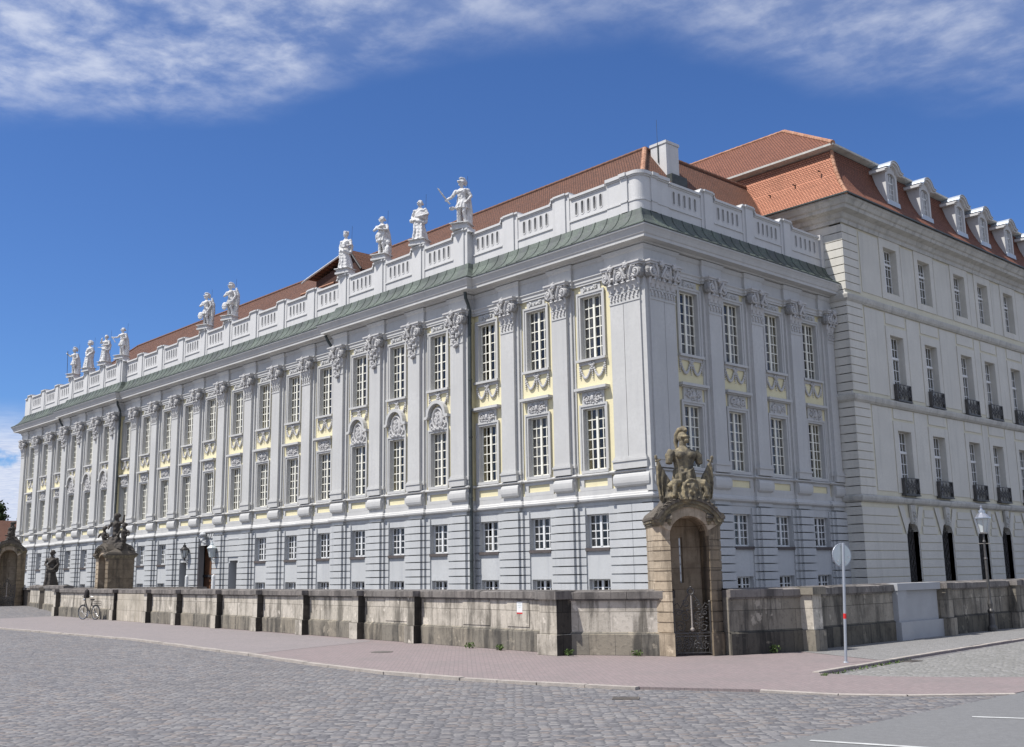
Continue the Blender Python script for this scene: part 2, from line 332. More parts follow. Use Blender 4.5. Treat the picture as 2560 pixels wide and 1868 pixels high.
# ------------------------------------------------------------------ mesh building
class MB:
    def __init__(s):
        s.v = []; s.f = []; s.uv = None; s.T = None
    def add(s, vs, fs):
        b = len(s.v)
        if s.T: vs = [s.T(*p) for p in vs]
        s.v += [tuple(p) for p in vs]; s.f += [tuple(b + i for i in f) for f in fs]
    def box(s, x0, x1, y0, y1, z0, z1):
        s.add([(x0, y0, z0), (x1, y0, z0), (x1, y1, z0), (x0, y1, z0), (x0, y0, z1), (x1, y0, z1), (x1, y1, z1), (x0, y1, z1)],
              [(0, 3, 2, 1), (4, 5, 6, 7), (0, 1, 5, 4), (1, 2, 6, 5), (2, 3, 7, 6), (3, 0, 4, 7)])
    def wbox(s, u0, u1, w0, w1, z0, z1):       # facade coordinates: w points out of the wall (-y)
        s.box(u0, u1, -w1, -w0, z0, z1)
    def prism(s, poly, z0, z1):                # plan polygon
        n = len(poly)
        s.add([(x, y, z0) for x, y in poly] + [(x, y, z1) for x, y in poly],
              [tuple(range(n - 1, -1, -1)), tuple(range(n, 2 * n))] + [(i, (i + 1) % n, n + (i + 1) % n, n + i) for i in range(n)])
    def front(s, poly, w0, w1):                # polygon in (u,z), extruded outwards
        n = len(poly)
        s.add([(u, -w0, z) for u, z in poly] + [(u, -w1, z) for u, z in poly],
              [tuple(range(n)), tuple(range(2 * n - 1, n - 1, -1))] + [(i, n + i, n + (i + 1) % n, (i + 1) % n) for i in range(n)])
    def strip(s, outer, inner, w0, w1):        # ring between two (u,z) outlines with equal counts
        n = len(outer)
        vs = [(u, -w1, z) for u, z in outer] + [(u, -w1, z) for u, z in inner] + [(u, -w0, z) for u, z in outer] + [(u, -w0, z) for u, z in inner]
        fs = []
        for i in range(n):
            j = (i + 1) % n
            fs += [(i, j, n + j, n + i), (2 * n + i, 3 * n + i, 3 * n + j, 2 * n + j), (i, 2 * n + i, 2 * n + j, j), (n + i, n + j, 3 * n + j, 3 * n + i)]
        s.add(vs, fs)
    def sphere(s, c, r, n=8, m=5, M3=None):
        rx, ry, rz = (r, r, r) if isinstance(r, (int, float)) else r
        vs = [(0, 0, rz)]
        for i in range(1, m):
            t = pi * i / m
            for j in range(n):
                a = 2 * pi * j / n; vs.append((rx * sin(t) * cos(a), ry * sin(t) * sin(a), rz * cos(t)))
        vs.append((0, 0, -rz))
        fs = [(0, 1 + j, 1 + (j + 1) % n) for j in range(n)]
        for i in range(m - 2):
            for j in range(n):
                a = 1 + i * n; fs.append((a + j, a + n + j, a + n + (j + 1) % n, a + (j + 1) % n))
        L = len(vs) - 1; a = 1 + (m - 2) * n
        fs += [(a + j, L, a + (j + 1) % n) for j in range(n)]
        if M3: vs = [tuple(M3 @ Vector(p)) for p in vs]
        s.add([(p[0] + c[0], p[1] + c[1], p[2] + c[2]) for p in vs], fs)
    def tube(s, pts, rad, n=8, cap=True, closed=False):
        pts = [Vector(p) for p in pts]; k = len(pts)
        rads = rad if isinstance(rad, (list, tuple)) else [rad] * k
        vs = []; prev = None
        for i, p in enumerate(pts):
            d = (pts[(i + 1) % k] - pts[i - 1]) if closed else (pts[min(i + 1, k - 1)] - pts[max(i - 1, 0)])
            d.normalize()
            if prev is None:
                a = Vector((0, 0, 1)) if abs(d.z) < 0.9 else Vector((1, 0, 0))
                x = d.cross(a).normalized()
            else:
                x = (prev - d * prev.dot(d)).normalized()
            prev = x; y = d.cross(x)
            for j in range(n):
                t = 2 * pi * j / n; vs.append(tuple(p + (x * cos(t) + y * sin(t)) * rads[i]))
        fs = []
        for i in range(k if closed else k - 1):
            a, b = i * n, ((i + 1) % k) * n
            for j in range(n): fs.append((a + j, a + (j + 1) % n, b + (j + 1) % n, b + j))
        if cap and not closed: fs += [tuple(range(n - 1, -1, -1)), tuple(range((k - 1) * n, k * n))]
        s.add(vs, fs)
    def lathe(s, prof, c=(0, 0), n=12, fold=None):      # prof: (r,z) or (rx,ry,z,ox,oy)
        vs = []; k = len(prof)
        for q in prof:
            rx, ry, z, ox, oy = (q[0], q[0], q[1], 0, 0) if len(q) == 2 else q
            for j in range(n):
                a = 2 * pi * j / n; m = 1 + (fold(a, z) if fold else 0)
                vs.append((c[0] + ox + rx * m * cos(a), c[1] + oy + ry * m * sin(a), z))
        fs = [(i * n + j, i * n + (j + 1) % n, (i + 1) * n + (j + 1) % n, (i + 1) * n + j) for i in range(k - 1) for j in range(n)]
        fs += [tuple(range(n - 1, -1, -1)), tuple(range((k - 1) * n, k * n))]
        s.add(vs, fs)
    def sweep(s, plan, prof, closed_prof=True, caps=True):
        """profile (offset to the right of the path, z) carried along a plan polyline with mitred corners"""
        k = len(plan); P = [Vector(p) for p in plan]; nv = []
        for i in range(k - 1):
            d = (P[i + 1] - P[i]).normalized(); nv.append(Vector((d.y, -d.x)))
        vs = []; n = len(prof)
        for i in range(k):
            if i == 0: m = nv[0]
            elif i == k - 1: m = nv[-1]
            else:
                a, b = nv[i - 1], nv[i]; m = (a + b) / max(0.2, 1 + a.dot(b))
            for o, z in prof: vs.append((P[i].x + m.x * o, P[i].y + m.y * o, z))
        fs = []; e = n if closed_prof else n - 1
        for i in range(k - 1):
            for j in range(e):
                fs.append((i * n + j, i * n + (j + 1) % n, (i + 1) * n + (j + 1) % n, (i + 1) * n + j))
        if caps and closed_prof: fs += [tuple(range(n)), tuple(range(k * n - 1, (k - 1) * n - 1, -1))]
        s.add(vs, fs)
    def mesh(s, name, mat, smooth=False, fix=True):
        me = bpy.data.meshes.new(name); me.from_pydata(s.v, [], s.f)
        if s.uv: 
            l = me.uv_layers.new(name='UVMap')
            for i, q in enumerate(s.uv): l.data[i].uv = q
        if fix:
            bm = bmesh.new(); bm.from_mesh(me); bmesh.ops.recalc_face_normals(bm, faces=bm.faces); bm.to_mesh(me); bm.free()
        if smooth:
            me.polygons.foreach_set('use_smooth', [True] * len(me.polygons))
        if mat: me.materials.append(MATS[mat])
        return me


def obj(name, me, parent=None, loc=(0, 0, 0), rz=0.0, label=None):
    o = bpy.data.objects.new(name, me); COL.objects.link(o)
    if parent: o.parent = parent
    o.location = loc; o.rotation_euler = (0, 0, rz)
    if label: o['label'] = label
    return o
def build(name, mb, mat, parent=None, loc=(0, 0, 0), rz=0.0, smooth=False, label=None):
    return obj(name, mb.mesh(name, mat, smooth), parent, loc, rz, label)
def thing(name, label, cat, loc=(0, 0, 0), rz=0.0, group=None):
    o = bpy.data.objects.new(name, None); COL.objects.link(o); o.empty_display_size = 0.3
    o.location = loc; o.rotation_euler = (0, 0, rz); o['label'] = label; o['category'] = cat
    if group: o['group'] = group
    return o
def tag(o, label, cat, group=None):
    o['label'] = label; o['category'] = cat
    if group: o['group'] = group
    return o
def structure(o):
    o['kind'] = 'structure'; return o
def copy_tree(o, parent=None):
    c = o.copy(); COL.objects.link(c)
    if parent: c.parent = parent
    for ch in list(o.children): copy_tree(ch, c)
    return c
def carve(mb, name, mat, voxel=0.03, smooth_it=2, rough=0.0):
    """fuse the shapes of a mesh builder into one continuous carved surface"""
    me = mb.mesh(name + '_raw', None)
    o = bpy.data.objects.new(name + '_raw', me); COL.objects.link(o)
    r = o.modifiers.new('remesh', 'REMESH'); r.mode = 'VOXEL'; r.voxel_size = voxel; r.use_smooth_shade = True
    if smooth_it:
        sm = o.modifiers.new('smooth', 'SMOOTH'); sm.iterations = smooth_it; sm.factor = 0.5
    dg = bpy.context.evaluated_depsgraph_get(); dg.update()
    out = bpy.data.meshes.new_from_object(o.evaluated_get(dg))
    out.name = name; out.materials.clear(); out.materials.append(MATS[mat])
    bpy.data.objects.remove(o); bpy.data.meshes.remove(me)
    if rough:                                            # weathered, chipped surface
        n = len(out.vertices); co = np.empty(n * 3); no = np.empty(n * 3)
        out.vertices.foreach_get('co', co); out.vertices.foreach_get('normal', no)
        co = co.reshape(-1, 3); no = no.reshape(-1, 3); rs = np.random.RandomState(5); k = np.zeros(n)
        for amp, fr in ((0.5, 14.0), (0.5, 23.0), (0.4, 41.0), (0.35, 67.0)):
            for _ in range(3): k += amp / 3 * np.sin(co @ (rs.randn(3) * fr) + rs.rand() * 6.28)
        out.vertices.foreach_set('co', (co + no * (k * rough)[:, None]).ravel()); out.update()
    return out
# ------------------------------------------------------------------ ground
def sheet(name, pts, z, mat, skirt=None):
    mb = MB(); n = len(pts)
    if skirt is None: mb.add([(x, y, z) for x, y in pts], [tuple(range(n))])
    else: mb.prism(pts, skirt, z)
    return structure(build(name, mb, mat))
ZR = -0.045                                             # road surface below the pavement
mb = MB()
def gz(x, y):                                          # the square rises gently beyond the bridge
    t = min(1.0, max(0.0, (-38.0 - x) / 18.0)); return ZR + 0.33 * t * t * (3 - 2 * t)
xs_ = [-900, -400, -200, -120, -80, -64, -58, -54, -50, -46, -42, -38, -30, -15, 0, 15, 30, 60, 200, 900]
ys_ = [-900, -300, -100, -60, -40, -30, -20, -14, -10, -6, -2, 2, 10, 60, 300, 900]
mb.add([(x, y, gz(x, y)) for y in ys_ for x in xs_],
       [(j * len(xs_) + i, j * len(xs_) + i + 1, (j + 1) * len(xs_) + i + 1, (j + 1) * len(xs_) + i) for j in range(len(ys_) - 1) for i in range(len(xs_) - 1)])
structure(build('cobbled_square', mb, 'cobbles'))
kerb_line = [(-37.5, -14.9), (-25.6, -14.8), (-11.0, -14.95), (-0.55, -16.15), (3.2, -16.75), (6.9, -17.1), (9.2, -16.95), (11.0, -16.6), (13.0, -16.1), (14.9, -15.15)]
kerb_right = [(14.05, -11.95), (13.62, -7.7), (13.3, -3.5), (13.05, 0.2), (12.9, 6), (12.8, 40)]
back = [(9.2, 40), (9.2, -6), (8.4, -9.6), (6.0, -11.0), (-39.0, -7.0)]
sheet('pavement', kerb_line + [(15.3, -11.9)] + kerb_right + back, 0.0, 'pavers', -0.3)
sheet('grey_pavement', kerb_line[:4] + [(-2.4, -10.9), (-39.2, -7.3)], 0.004, 'pavers_grey')
sheet('mosaic_pavement', [(10.6, -7.3), (13.75, -8.7)] + [(x - 0.2, y) for x, y in kerb_right[2:]] + [(9.3, 40), (9.3, -7.0)], 0.006, 'mosaic')
# band of pink pavers crossing the side street, flush with the road
mb = MB(); zc_ = ZR + 0.022
cp = [(14.9, -15.15, 0.002), (16.1, -14.7, zc_), (17.0, -14.15, zc_), (18.2, -12.9, zc_), (18.2, -9.4, zc_), (16.3, -10.95, zc_), (15.3, -11.9, 0.002)]
mb.add([p for p in cp] + [(x, y, -0.3) for x, y, z in cp], [(0, 1, 5, 6), (1, 2, 3, 4, 5)] + [(i, (i + 1) % 7, 7 + (i + 1) % 7, 7 + i) for i in range(7)])
structure(build('paved_crossing', mb, 'pavers'))
mb = MB()                                              # pale edge stones of the crossing
for p, q in zip(cp[:3], cp[1:4]):
    p = Vector(p); q = Vector(q); d = q - p; n = Vector((d.y, -d.x, 0)).normalized() * 0.10
    mb.add([p + (0, 0, 0.004) if False else (p.x, p.y, p.z + 0.004), (q.x, q.y, q.z + 0.004), (q.x + n.x, q.y + n.y, q.z - 0.004), (p.x + n.x, p.y + n.y, p.z - 0.004), (p.x + n.x, p.y + n.y, -0.3), (q.x + n.x, q.y + n.y, -0.3)], [(0, 1, 2, 3), (3, 2, 5, 4)])
structure(build('crossing_kerb', mb, 'kerb_stone'))
sheet('side_street', [(13.3, 40), (13.2, 0), (13.9, -8), (14.35, -11.9), (15.5, -11.5), (18.2, -9.5), (18.2, 40)], ZR + 0.014, 'setts_light')
sheet('asphalt_road', [(18.25, -60), (18.2, -30), (18.2, 45), (40, 45), (40, -60)], ZR + 0.012, 'asphalt')
def road_mark(a, b, wid, label):
    a = Vector(a); b = Vector(b); d = (b - a).normalized(); nrm = Vector((-d.y, d.x)) * wid / 2
    sheet('road_marking', [tuple(a - nrm), tuple(b - nrm), tuple(b + nrm), tuple(a + nrm)], ZR + 0.018, 'road_paint')
road_mark((18.93, -16.02), (22.5, -14.35), 0.10, '')
road_mark((18.43, -19.28), (23.5, -17.7), 0.10, '')

kr = random.Random(3)
def kerb_run(name, line, label, zt, wid, seg=1.1, dark=False):
    mb = MB()
    for a, b in zip(line[:-1], line[1:]):
        a = Vector(a); b = Vector(b); L = (b - a).length; k = max(1, round(L / seg)); d = (b - a) / L; n = Vector((d.y, -d.x))
        for i in range(k):
            p = a + d * (L * i / k + 0.008); q = a + d * (L * (i + 1) / k - 0.008); j = kr.uniform(-0.008, 0.008)
            mb.prism([tuple(p - n * 0.01), tuple(p + n * (wid + j)), tuple(q + n * (wid + j)), tuple(q - n * 0.01)], -0.3, zt + kr.uniform(-0.006, 0.006))
    return structure(build(name, mb, 'kerb_stone'))
kerb_run('front_kerb', kerb_line[:-1], '', 0.012, 0.16)
kerb_run('side_kerb', list(reversed([(x, y) for x, y in kerb_right]))[::-1], '', 0.015, -0.14, 0.9)

# ------------------------------------------------------------------ palace
XW = [-2.80, -6.02, -9.22, -12.32, -15.53, -18.75, -22.37, -25.6, -28.85, -32.0, -35.42, -38.45, -41.6, -44.85, -48.1, -50.9, -54.0, -57.2, -60.97, -64.16, -67.25]
PAV = [(-20.95, -10.15), (-59.35, -48.85)]; PO = 0.3
PIL = [-4.41, -7.62, -10.72, -13.93, -17.12, -20.40, -23.98, -27.2, -30.4, -33.7, -36.95, -40.05, -43.2, -46.45, -49.42, -52.45, -55.6, -58.72, -62.55, -65.7, -69.0]
LEFT = -70.1
BW = [2.68, 5.63, 8.61, 11.56]; BP = [4.15, 7.12, 10.1, 12.95]; BEND = 13.4
def off(u):
    return PO if any(a <= u <= b for a, b in PAV) else 0.0
PILC = [(-1.22, 0.34), (-0.40, 0.40)]                     # corner pair on the long front
def plan_ab(hw=None, add=0.0, corner=True):
    """plan line of both fronts, stepping out at the pavilions and, if hw is given, over every pilaster"""
    def profile(u0, u1, base, cs):
        br = {u0, u1}
        for a, b in PAV:
            for q in (a, b):
                if u0 < q < u1: br.add(q)
        if hw:
            for c in cs:
                for q in (c - hw, c + hw):
                    if u0 < q < u1: br.add(q)
        br = sorted(br); out = []
        for a, b in zip(br[:-1], br[1:]):
            m = (a + b) / 2; o = base(m) + (add if hw and any(abs(m - c) < hw for c in cs) else 0)
            if out and abs(out[-1][2] - o) < 1e-6: out[-1][1] = b
            else: out.append([a, b, o])
        return out
    A = profile(LEFT, 0, off, PIL + [-1.2, -0.4, 0.0]); B = profile(0, BEND, lambda u: 0.0, BP + [0.0, 0.4, 1.2])
    P = [(LEFT - A[0][2], 12.0), (LEFT - A[0][2], -A[0][2])]
    for i, (a, b, o) in enumerate(A):
        if i: P.append((a, -o))
        P.append((b, -o) if i < len(A) - 1 else (B[0][2], -o))
    for i, (a, b, o) in enumerate(B):
        if i: P.append((o, a))
        P.append((o, b))
    return P
palace = thing('palace', 'long pale grey baroque palace with yellow panels, tall pilasters and a statue lined balustrade', 'palace')

Z_UT, Z_UB, Z_MT, Z_MB, Z_GT, Z_GB, Z_BT, Z_BB = 13.12, 10.50, 8.49, 6.00, 4.27, 2.96, 1.76, 0.55
HW, HWG = 0.60, 0.62
def bays(cs, u0, u1, offf, seams):
    out = []
    edges = [u0] + seams + [u1]
    for i, c in enumerate(cs): out.append((edges[i], edges[i + 1], c, offf(c)))
    return out
csA = sorted(XW)
seamsA = []
for a, b in zip(csA[:-1], csA[1:]):
    m = (a + b) / 2
    for p in PAV:
        for q in p:
            if a < q < b: m = q
    seamsA.append(m)
BAYA = bays(csA, LEFT, 0, off, seamsA); BAYB = bays(BW, 0, BEND, lambda u: 0.0, [4.15, 7.12, 10.1])
GATE, DOORS = XW[10], (XW[9], XW[11])
def wall_rows(mb, bay, z0, z1, rows, thick=0.5):
    ul, ur, c, o = bay; z = z0
    for zb, zt, hw in sorted(rows):
        if zb > z: mb.wbox(ul, ur, o - thick, o, z, zb)
        mb.wbox(ul, c - hw, o - thick, o, zb, zt); mb.wbox(c + hw, ur, o - thick, o, zb, zt); z = zt
    if z < z1: mb.wbox(ul, ur, o - thick, o, z, z1)
def ground_rows(c, front):
    if front == 'A' and c == GATE: return [(-0.3, 4.02, 1.32)]
    if front == 'A' and c in DOORS: return [(-0.3, 3.04, 0.49)]
    return [(Z_BB, Z_BT, 0.56), (Z_GB, Z_GT, HWG)]
COURSES = [(0.0 + i * 0.327, 0.0 + (i + 1) * 0.327 - 0.046) for i in range(14)]
for front, BAYS, PP, rz in (('A', BAYA, PIL, 0.0), ('B', BAYB, BP, pi / 2)):
    up_ = MB(); gr = MB(); ru = MB()
    for bay in BAYS:
        ul, ur, c, o = bay
        wall_rows(up_, bay, 4.97, 14.9, [(Z_MB, Z_MT, HW), (Z_UB, Z_UT, HW)])
        wall_rows(gr, bay, -0.3, 4.97, ground_rows(c, front))
        gate = front == 'A' and c == GATE; door = front == 'A' and c in DOORS
        hw = 1.32 if gate else (0.49 if door else 0.63)
        for z0, z1 in COURSES:
            if z1 > 4.62: continue
            top = 4.4 if gate else (3.06 if door else 4.33)
            if z0 >= top: ru.wbox(ul, ur, o, o + 0.06, z0, z1)
            else:
                h2 = hw + (0.55 if gate and z0 > 3.6 else 0) if not (door and c == XW[9] and z1 > 3.06) else 0.62
                ru.wbox(ul, c - h2, o, o + 0.06, z0, z1); ru.wbox(c + h2, ur, o, o + 0.06, z0, z1)
        ru.wbox(ul, ur, o, o + 0.03, 4.60, 4.76)
    for c in PP:
        o = PO if any(a <= c <= b for a, b in PAV) and front == 'A' else 0.0
        for z0, z1 in COURSES:
            if z1 > 4.62: continue
            a, b = c - 0.5, c + 0.5
            if front == 'B' and c > 12: b = min(b, BEND)
            ru.wbox(a, b, o + 0.06, o + 0.26, z0, z1); ru.wbox(a - 0.17, a, o + 0.06, o + 0.155, z0, z1)
            if b < BEND - 0.2 or front == 'A': ru.wbox(b, b + 0.17, o + 0.06, o + 0.155, z0, z1)
        ru.wbox(c - 0.5, min(c + 0.5, BEND) if front == 'B' else c + 0.5, o + 0.03, o + 0.17, 4.6, 4.76)
    # corner piers
    for z0, z1 in COURSES:
        if z1 > 4.62: continue
        if front == 'A':
            ru.wbox(-1.60, -0.86, 0.06, 0.20, z0, z1); ru.wbox(-0.80, 0.25, 0.06, 0.25, z0, z1)
        else:
            ru.wbox(-0.06, 0.82, 0.06, 0.25, z0, z1); ru.wbox(0.88, 1.6, 0.06, 0.20, z0, z1)
    nm = {'A': 'front', 'B': 'side'}[front]
    build(nm + '_upper_wall', up_, 'plaster_yellow', palace, rz=rz)
    build(nm + '_ground_wall', gr, 'plaster_ground', palace, rz=rz)
    build(nm + '_rustication', ru, 'plaster_ground', palace, rz=rz)
# closed body behind the fronts: dark rooms, back walls
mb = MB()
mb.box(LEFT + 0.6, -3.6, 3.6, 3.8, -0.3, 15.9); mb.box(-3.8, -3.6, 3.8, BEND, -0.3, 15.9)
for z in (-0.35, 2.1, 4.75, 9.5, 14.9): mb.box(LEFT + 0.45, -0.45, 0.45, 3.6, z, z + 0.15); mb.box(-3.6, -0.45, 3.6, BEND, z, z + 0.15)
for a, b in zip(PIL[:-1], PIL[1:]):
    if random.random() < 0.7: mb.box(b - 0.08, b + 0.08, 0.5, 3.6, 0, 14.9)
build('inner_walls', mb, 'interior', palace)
mb = MB(); mb.box(LEFT, LEFT + 0.5, 0.02, 11.5, -0.3, 15.2)
build('end_wall', mb, 'plaster_grey', palace)

# ---- horizontal mouldings carried round both fronts
def moulding(name, plan, prof, mat, smooth=False):
    mb = MB(); mb.sweep(plan, prof); return build(name, mb, mat, palace)
PL0 = plan_ab(); PLP = plan_ab(0.60, 0.12)
moulding('string_course', PLP, [(-0.1, 4.74), (0.08, 4.74), (0.15, 4.79), (0.165, 4.86), (0.11, 4.90), (0.10, 4.95), (0.06, 5.0), (-0.1, 5.0)], 'plaster_grey')
moulding('sill_course', PLP, [(-0.05, 5.74), (0.05, 5.74), (0.15, 5.79), (0.15, 5.83), (0.04, 5.88), (-0.05, 5.88)], 'plaster_grey')
moulding('dado_course', plan_ab(), [(-0.05, 5.0), (0.05, 5.0), (0.05, 5.2), (-0.05, 5.2)], 'plaster_grey')
moulding('architrave', PLP, [(-0.1, 13.58), (0.10, 13.58), (0.10, 13.66), (0.13, 13.68), (0.13, 13.78), (0.18, 13.84), (0.18, 13.88), (0.02, 13.9), (-0.1, 13.9)], 'plaster_grey')
moulding('frieze', PLP, [(-0.1, 13.9), (0.06, 13.9), (0.06, 14.38), (0.10, 14.42), (0.16, 14.56), (-0.1, 14.60)], 'plaster_grey')
moulding('cornice', PL0, [(-0.1, 14.58), (0.27, 14.60), (0.30, 14.66), (0.62, 14.69), (0.62, 14.80), (0.66, 14.84), (0.70, 14.95), (0.76, 15.06), (0.80, 15.10), (0.80, 15.16), (-0.1, 15.2)], 'plaster_grey')
ROOFP = [(0.83, 15.165), (0.83, 15.20), (0.55, 15.36), (0.33, 15.57), (0.16, 15.82), (0.06, 16.10), (-0.1, 16.10), (-0.1, 15.2)]
mb = MB(); mb.sweep(PL0, ROOFP)
def seam(u, front):
    o = off(u) if front == 'A' else 0.0
    pts = [(w + o + 0.01, z) for w, z in ROOFP[1:6]]
    if front == 'A': P3 = [(u, -w, z) for w, z in pts]
    else: P3 = [(w, u, z) for w, z in pts]
    mb.tube(P3, 0.022, 5)
u = LEFT + 0.4
while u < -0.1:
    if not any(abs(u - q) < 0.2 for p in PAV for q in p): seam(u, 'A')
    u += 0.66
u = 0.5
while u < BEND: seam(u, 'B'); u += 0.66
mb.tube([(w + 0.01, -w - 0.01, z) for w, z in ROOFP[1:6]], 0.03, 6)
build('copper_roof', mb, 'copper_green', palace)

# ---- balustrade
def stadium(cx, z0, z1, r, n=6):
    return [(cx + r * cos(a), z1 - r + r * sin(a)) for a in [pi * i / n for i in range(n + 1)]] + [(cx + r * cos(a), z0 + r + r * sin(a)) for a in [pi + pi * i / n for i in range(n + 1)]]
def balustrade_panel(mb, mo, u0, u1, o, n=5):
    """parapet panel with upright round-ended slots"""
    w0, w1 = o - 0.28, o - 0.035; zb, zt = 16.1, 17.46
    L = u1 - u0; mgn = L * 0.10; cell = (L - 2 * mgn) / n; s0, s1 = 16.74, 17.30; r = 0.072
    mb.wbox(u0, u1, w0, w1, zb, s0 - 0.12); mb.wbox(u0, u1, w0, w1, s1 + 0.08, zt)
    mb.wbox(u0, u0 + mgn, w0, w1, s0 - 0.12, s1 + 0.08); mb.wbox(u1 - mgn, u1, w0, w1, s0 - 0.12, s1 + 0.08)
    for i in range(n):
        a = u0 + mgn + cell * i; b = a + cell; c = (a + b) / 2
        inner = stadium(c, s0, s1, r); outer = []
        za, zz = s0 - 0.12, s1 + 0.08
        for (x, z) in inner:            # push each slot point out to the cell border
            dx_, dz_ = x - c, z - (s0 + s1) / 2
            k = min((cell / 2) / abs(dx_) if abs(dx_) > 1e-6 else 1e9, ((zz - za) / 2) / abs(dz_) if abs(dz_) > 1e-6 else 1e9)
            outer.append((c + dx_ * k, (za + zz) / 2 + dz_ * k))
        # exact corners
        for qx, qz in ((a, za), (b, za), (b, zz), (a, zz)):
            k = min(range(len(outer)), key=lambda t: (outer[t][0] - qx) ** 2 + (outer[t][1] - qz) ** 2); outer[k] = (qx, qz)
        mb.strip(outer, inner, w0, w1)
        mo.strip(stadium(c, s0 - 0.045, s1 + 0.045, r + 0.04), inner, w1 + 0.001, w1 + 0.014)
    mo.wbox(u0, u1, w1, w1 + 0.045, 16.50, 16.56)
def pier(mb, c, o, hw=0.5):
    mb.wbox(c - hw, c + hw, o - 0.42, o + 0.0, 16.1, 17.70)
    mb.wbox(c - hw * 0.6, c + hw * 0.6, o + 0.0, o + 0.06, 16.1, 17.70)
    mb.wbox(c - hw - 0.02, c + hw + 0.02, o - 0.44, o + 0.025, 17.70, 17.75)
    mb.wbox(c - hw * 0.6 - 0.02, c + hw * 0.6 + 0.02, o + 0.025, o + 0.085, 17.70, 17.75)
    mb.wbox(c - hw - 0.05, c + hw + 0.05, o - 0.47, o + 0.07, 17.75, 17.83)
    mb.wbox(c - hw * 0.6 - 0.05, c + hw * 0.6 + 0.05, o + 0.07, o + 0.13, 17.75, 17.83)
    for q in (-1, 1):                                   # swept shoulder down to the lower coping
        x = c + q * (hw + 0.05); mb.front([(x, 17.62), (x + q * 0.16, 17.62), (x + q * 0.07, 17.68), (x, 17.80)], o - 0.36, o + 0.04)
def coping(mb, u0, u1, o):
    mb.wbox(u0, u1, o - 0.34, o, 17.46, 17.52); mb.wbox(u0, u1, o - 0.38, o + 0.06, 17.52, 17.62)
pl = sorted(PIL)
q_ = MB(); pier(q_, 0, 0); PRm = q_.mesh('balustrade_pier', 'plaster_white')
def panel(u0, u1, o, rz=0.0, solid=False):
    m = MB()
    if solid: m.wbox(u0, u1, -0.3, 0.0, 16.1, 17.46)
    else: balustrade_panel(m, m, u0, u1, o)
    coping(m, u0 + 0.08, u1 - 0.08, o + (0.02 if solid else 0)); build('balustrade_panel', m, 'plaster_white', palace, rz=rz)
for i, c in enumerate(pl):
    obj('balustrade_pier', PRm, palace, (c, -off(c), 0))
    if i + 1 < len(pl): panel(c + 0.5, pl[i + 1] - 0.5, off((c + pl[i + 1]) / 2))
panel(pl[-1] + 0.5, -1.75, 0.0); panel(LEFT, pl[0] - 0.5, 0.0, 0.0, True)
m = MB(); m.box(LEFT, LEFT + 0.3, 0.3, 11.0, 16.1, 17.46); m.box(LEFT - 0.06, LEFT + 0.34, 0.4, 11.0, 17.462, 17.6); build('end_balustrade', m, 'plaster_white', palace)
bp_ = [4.35, 7.3, 10.25]; q_ = MB(); pier(q_, 0, 0.0, 0.42); PRs = q_.mesh('balustrade_pier_small', 'plaster_white')
for c in bp_: obj('balustrade_pier', PRs, palace, (0, c, 0), pi / 2)
ed = [1.75] + bp_ + [13.1]
for i in range(4): panel(ed[i] + (0.42 if i else 0), ed[i + 1] - (0.42 if i < 3 else 0), 0.0, pi / 2)
m = MB(); m.wbox(13.1, BEND - 0.02, -0.4, 0.06, 16.1, 17.72); build('end_pier', m, 'plaster_white', palace, rz=pi / 2)
mb = MB(); mb.box(LEFT + 0.4, -0.62, 0.40, 0.45, 16.0, 17.42); mb.box(-0.45, -0.40, 0.6, BEND - 0.1, 16.0, 17.42)  # dark backing added behind the slots so they read as deep shade
build('slot_shade_backing', mb, 'interior', palace)
# rounded corner pier
mb = MB()
rc = 0.34
arc = [(0.03 - rc + rc * cos(a), -0.03 + rc + rc * sin(a)) for a in [-pi / 2 + pi / 2 * i / 6 for i in range(7)]]
def corner_poly(e):
    r = rc + e; c0 = (0.03 - rc, -0.03 + rc)
    return [(-1.75, -0.06 + 0.1 + 0.25), (-1.75, -0.02 - e), (-0.95, -0.02 - e), (-0.95, -0.09 - e), (-0.6, -0.09 - e), (-0.6, -0.03 - e)] + [(c0[0] + r * cos(a), c0[1] + r * sin(a)) for a in [-pi / 2 + pi / 2 * i / 8 for i in range(9)]] + [(0.03 + e, 0.6), (0.09 + e, 0.6), (0.09 + e, 0.95), (0.02 + e, 0.95), (0.02 + e, 1.75), (-0.29, 1.75), (-0.29, 0.29)]
mb.prism(corner_poly(0.0), 16.1, 17.52); mb.prism(corner_poly(0.05), 17.52, 17.58); mb.prism(corner_poly(0.11), 17.58, 17.72); mb.prism(corner_poly(0.03), 16.50, 16.56)
build('corner_pier', mb, 'plaster_white', palace)

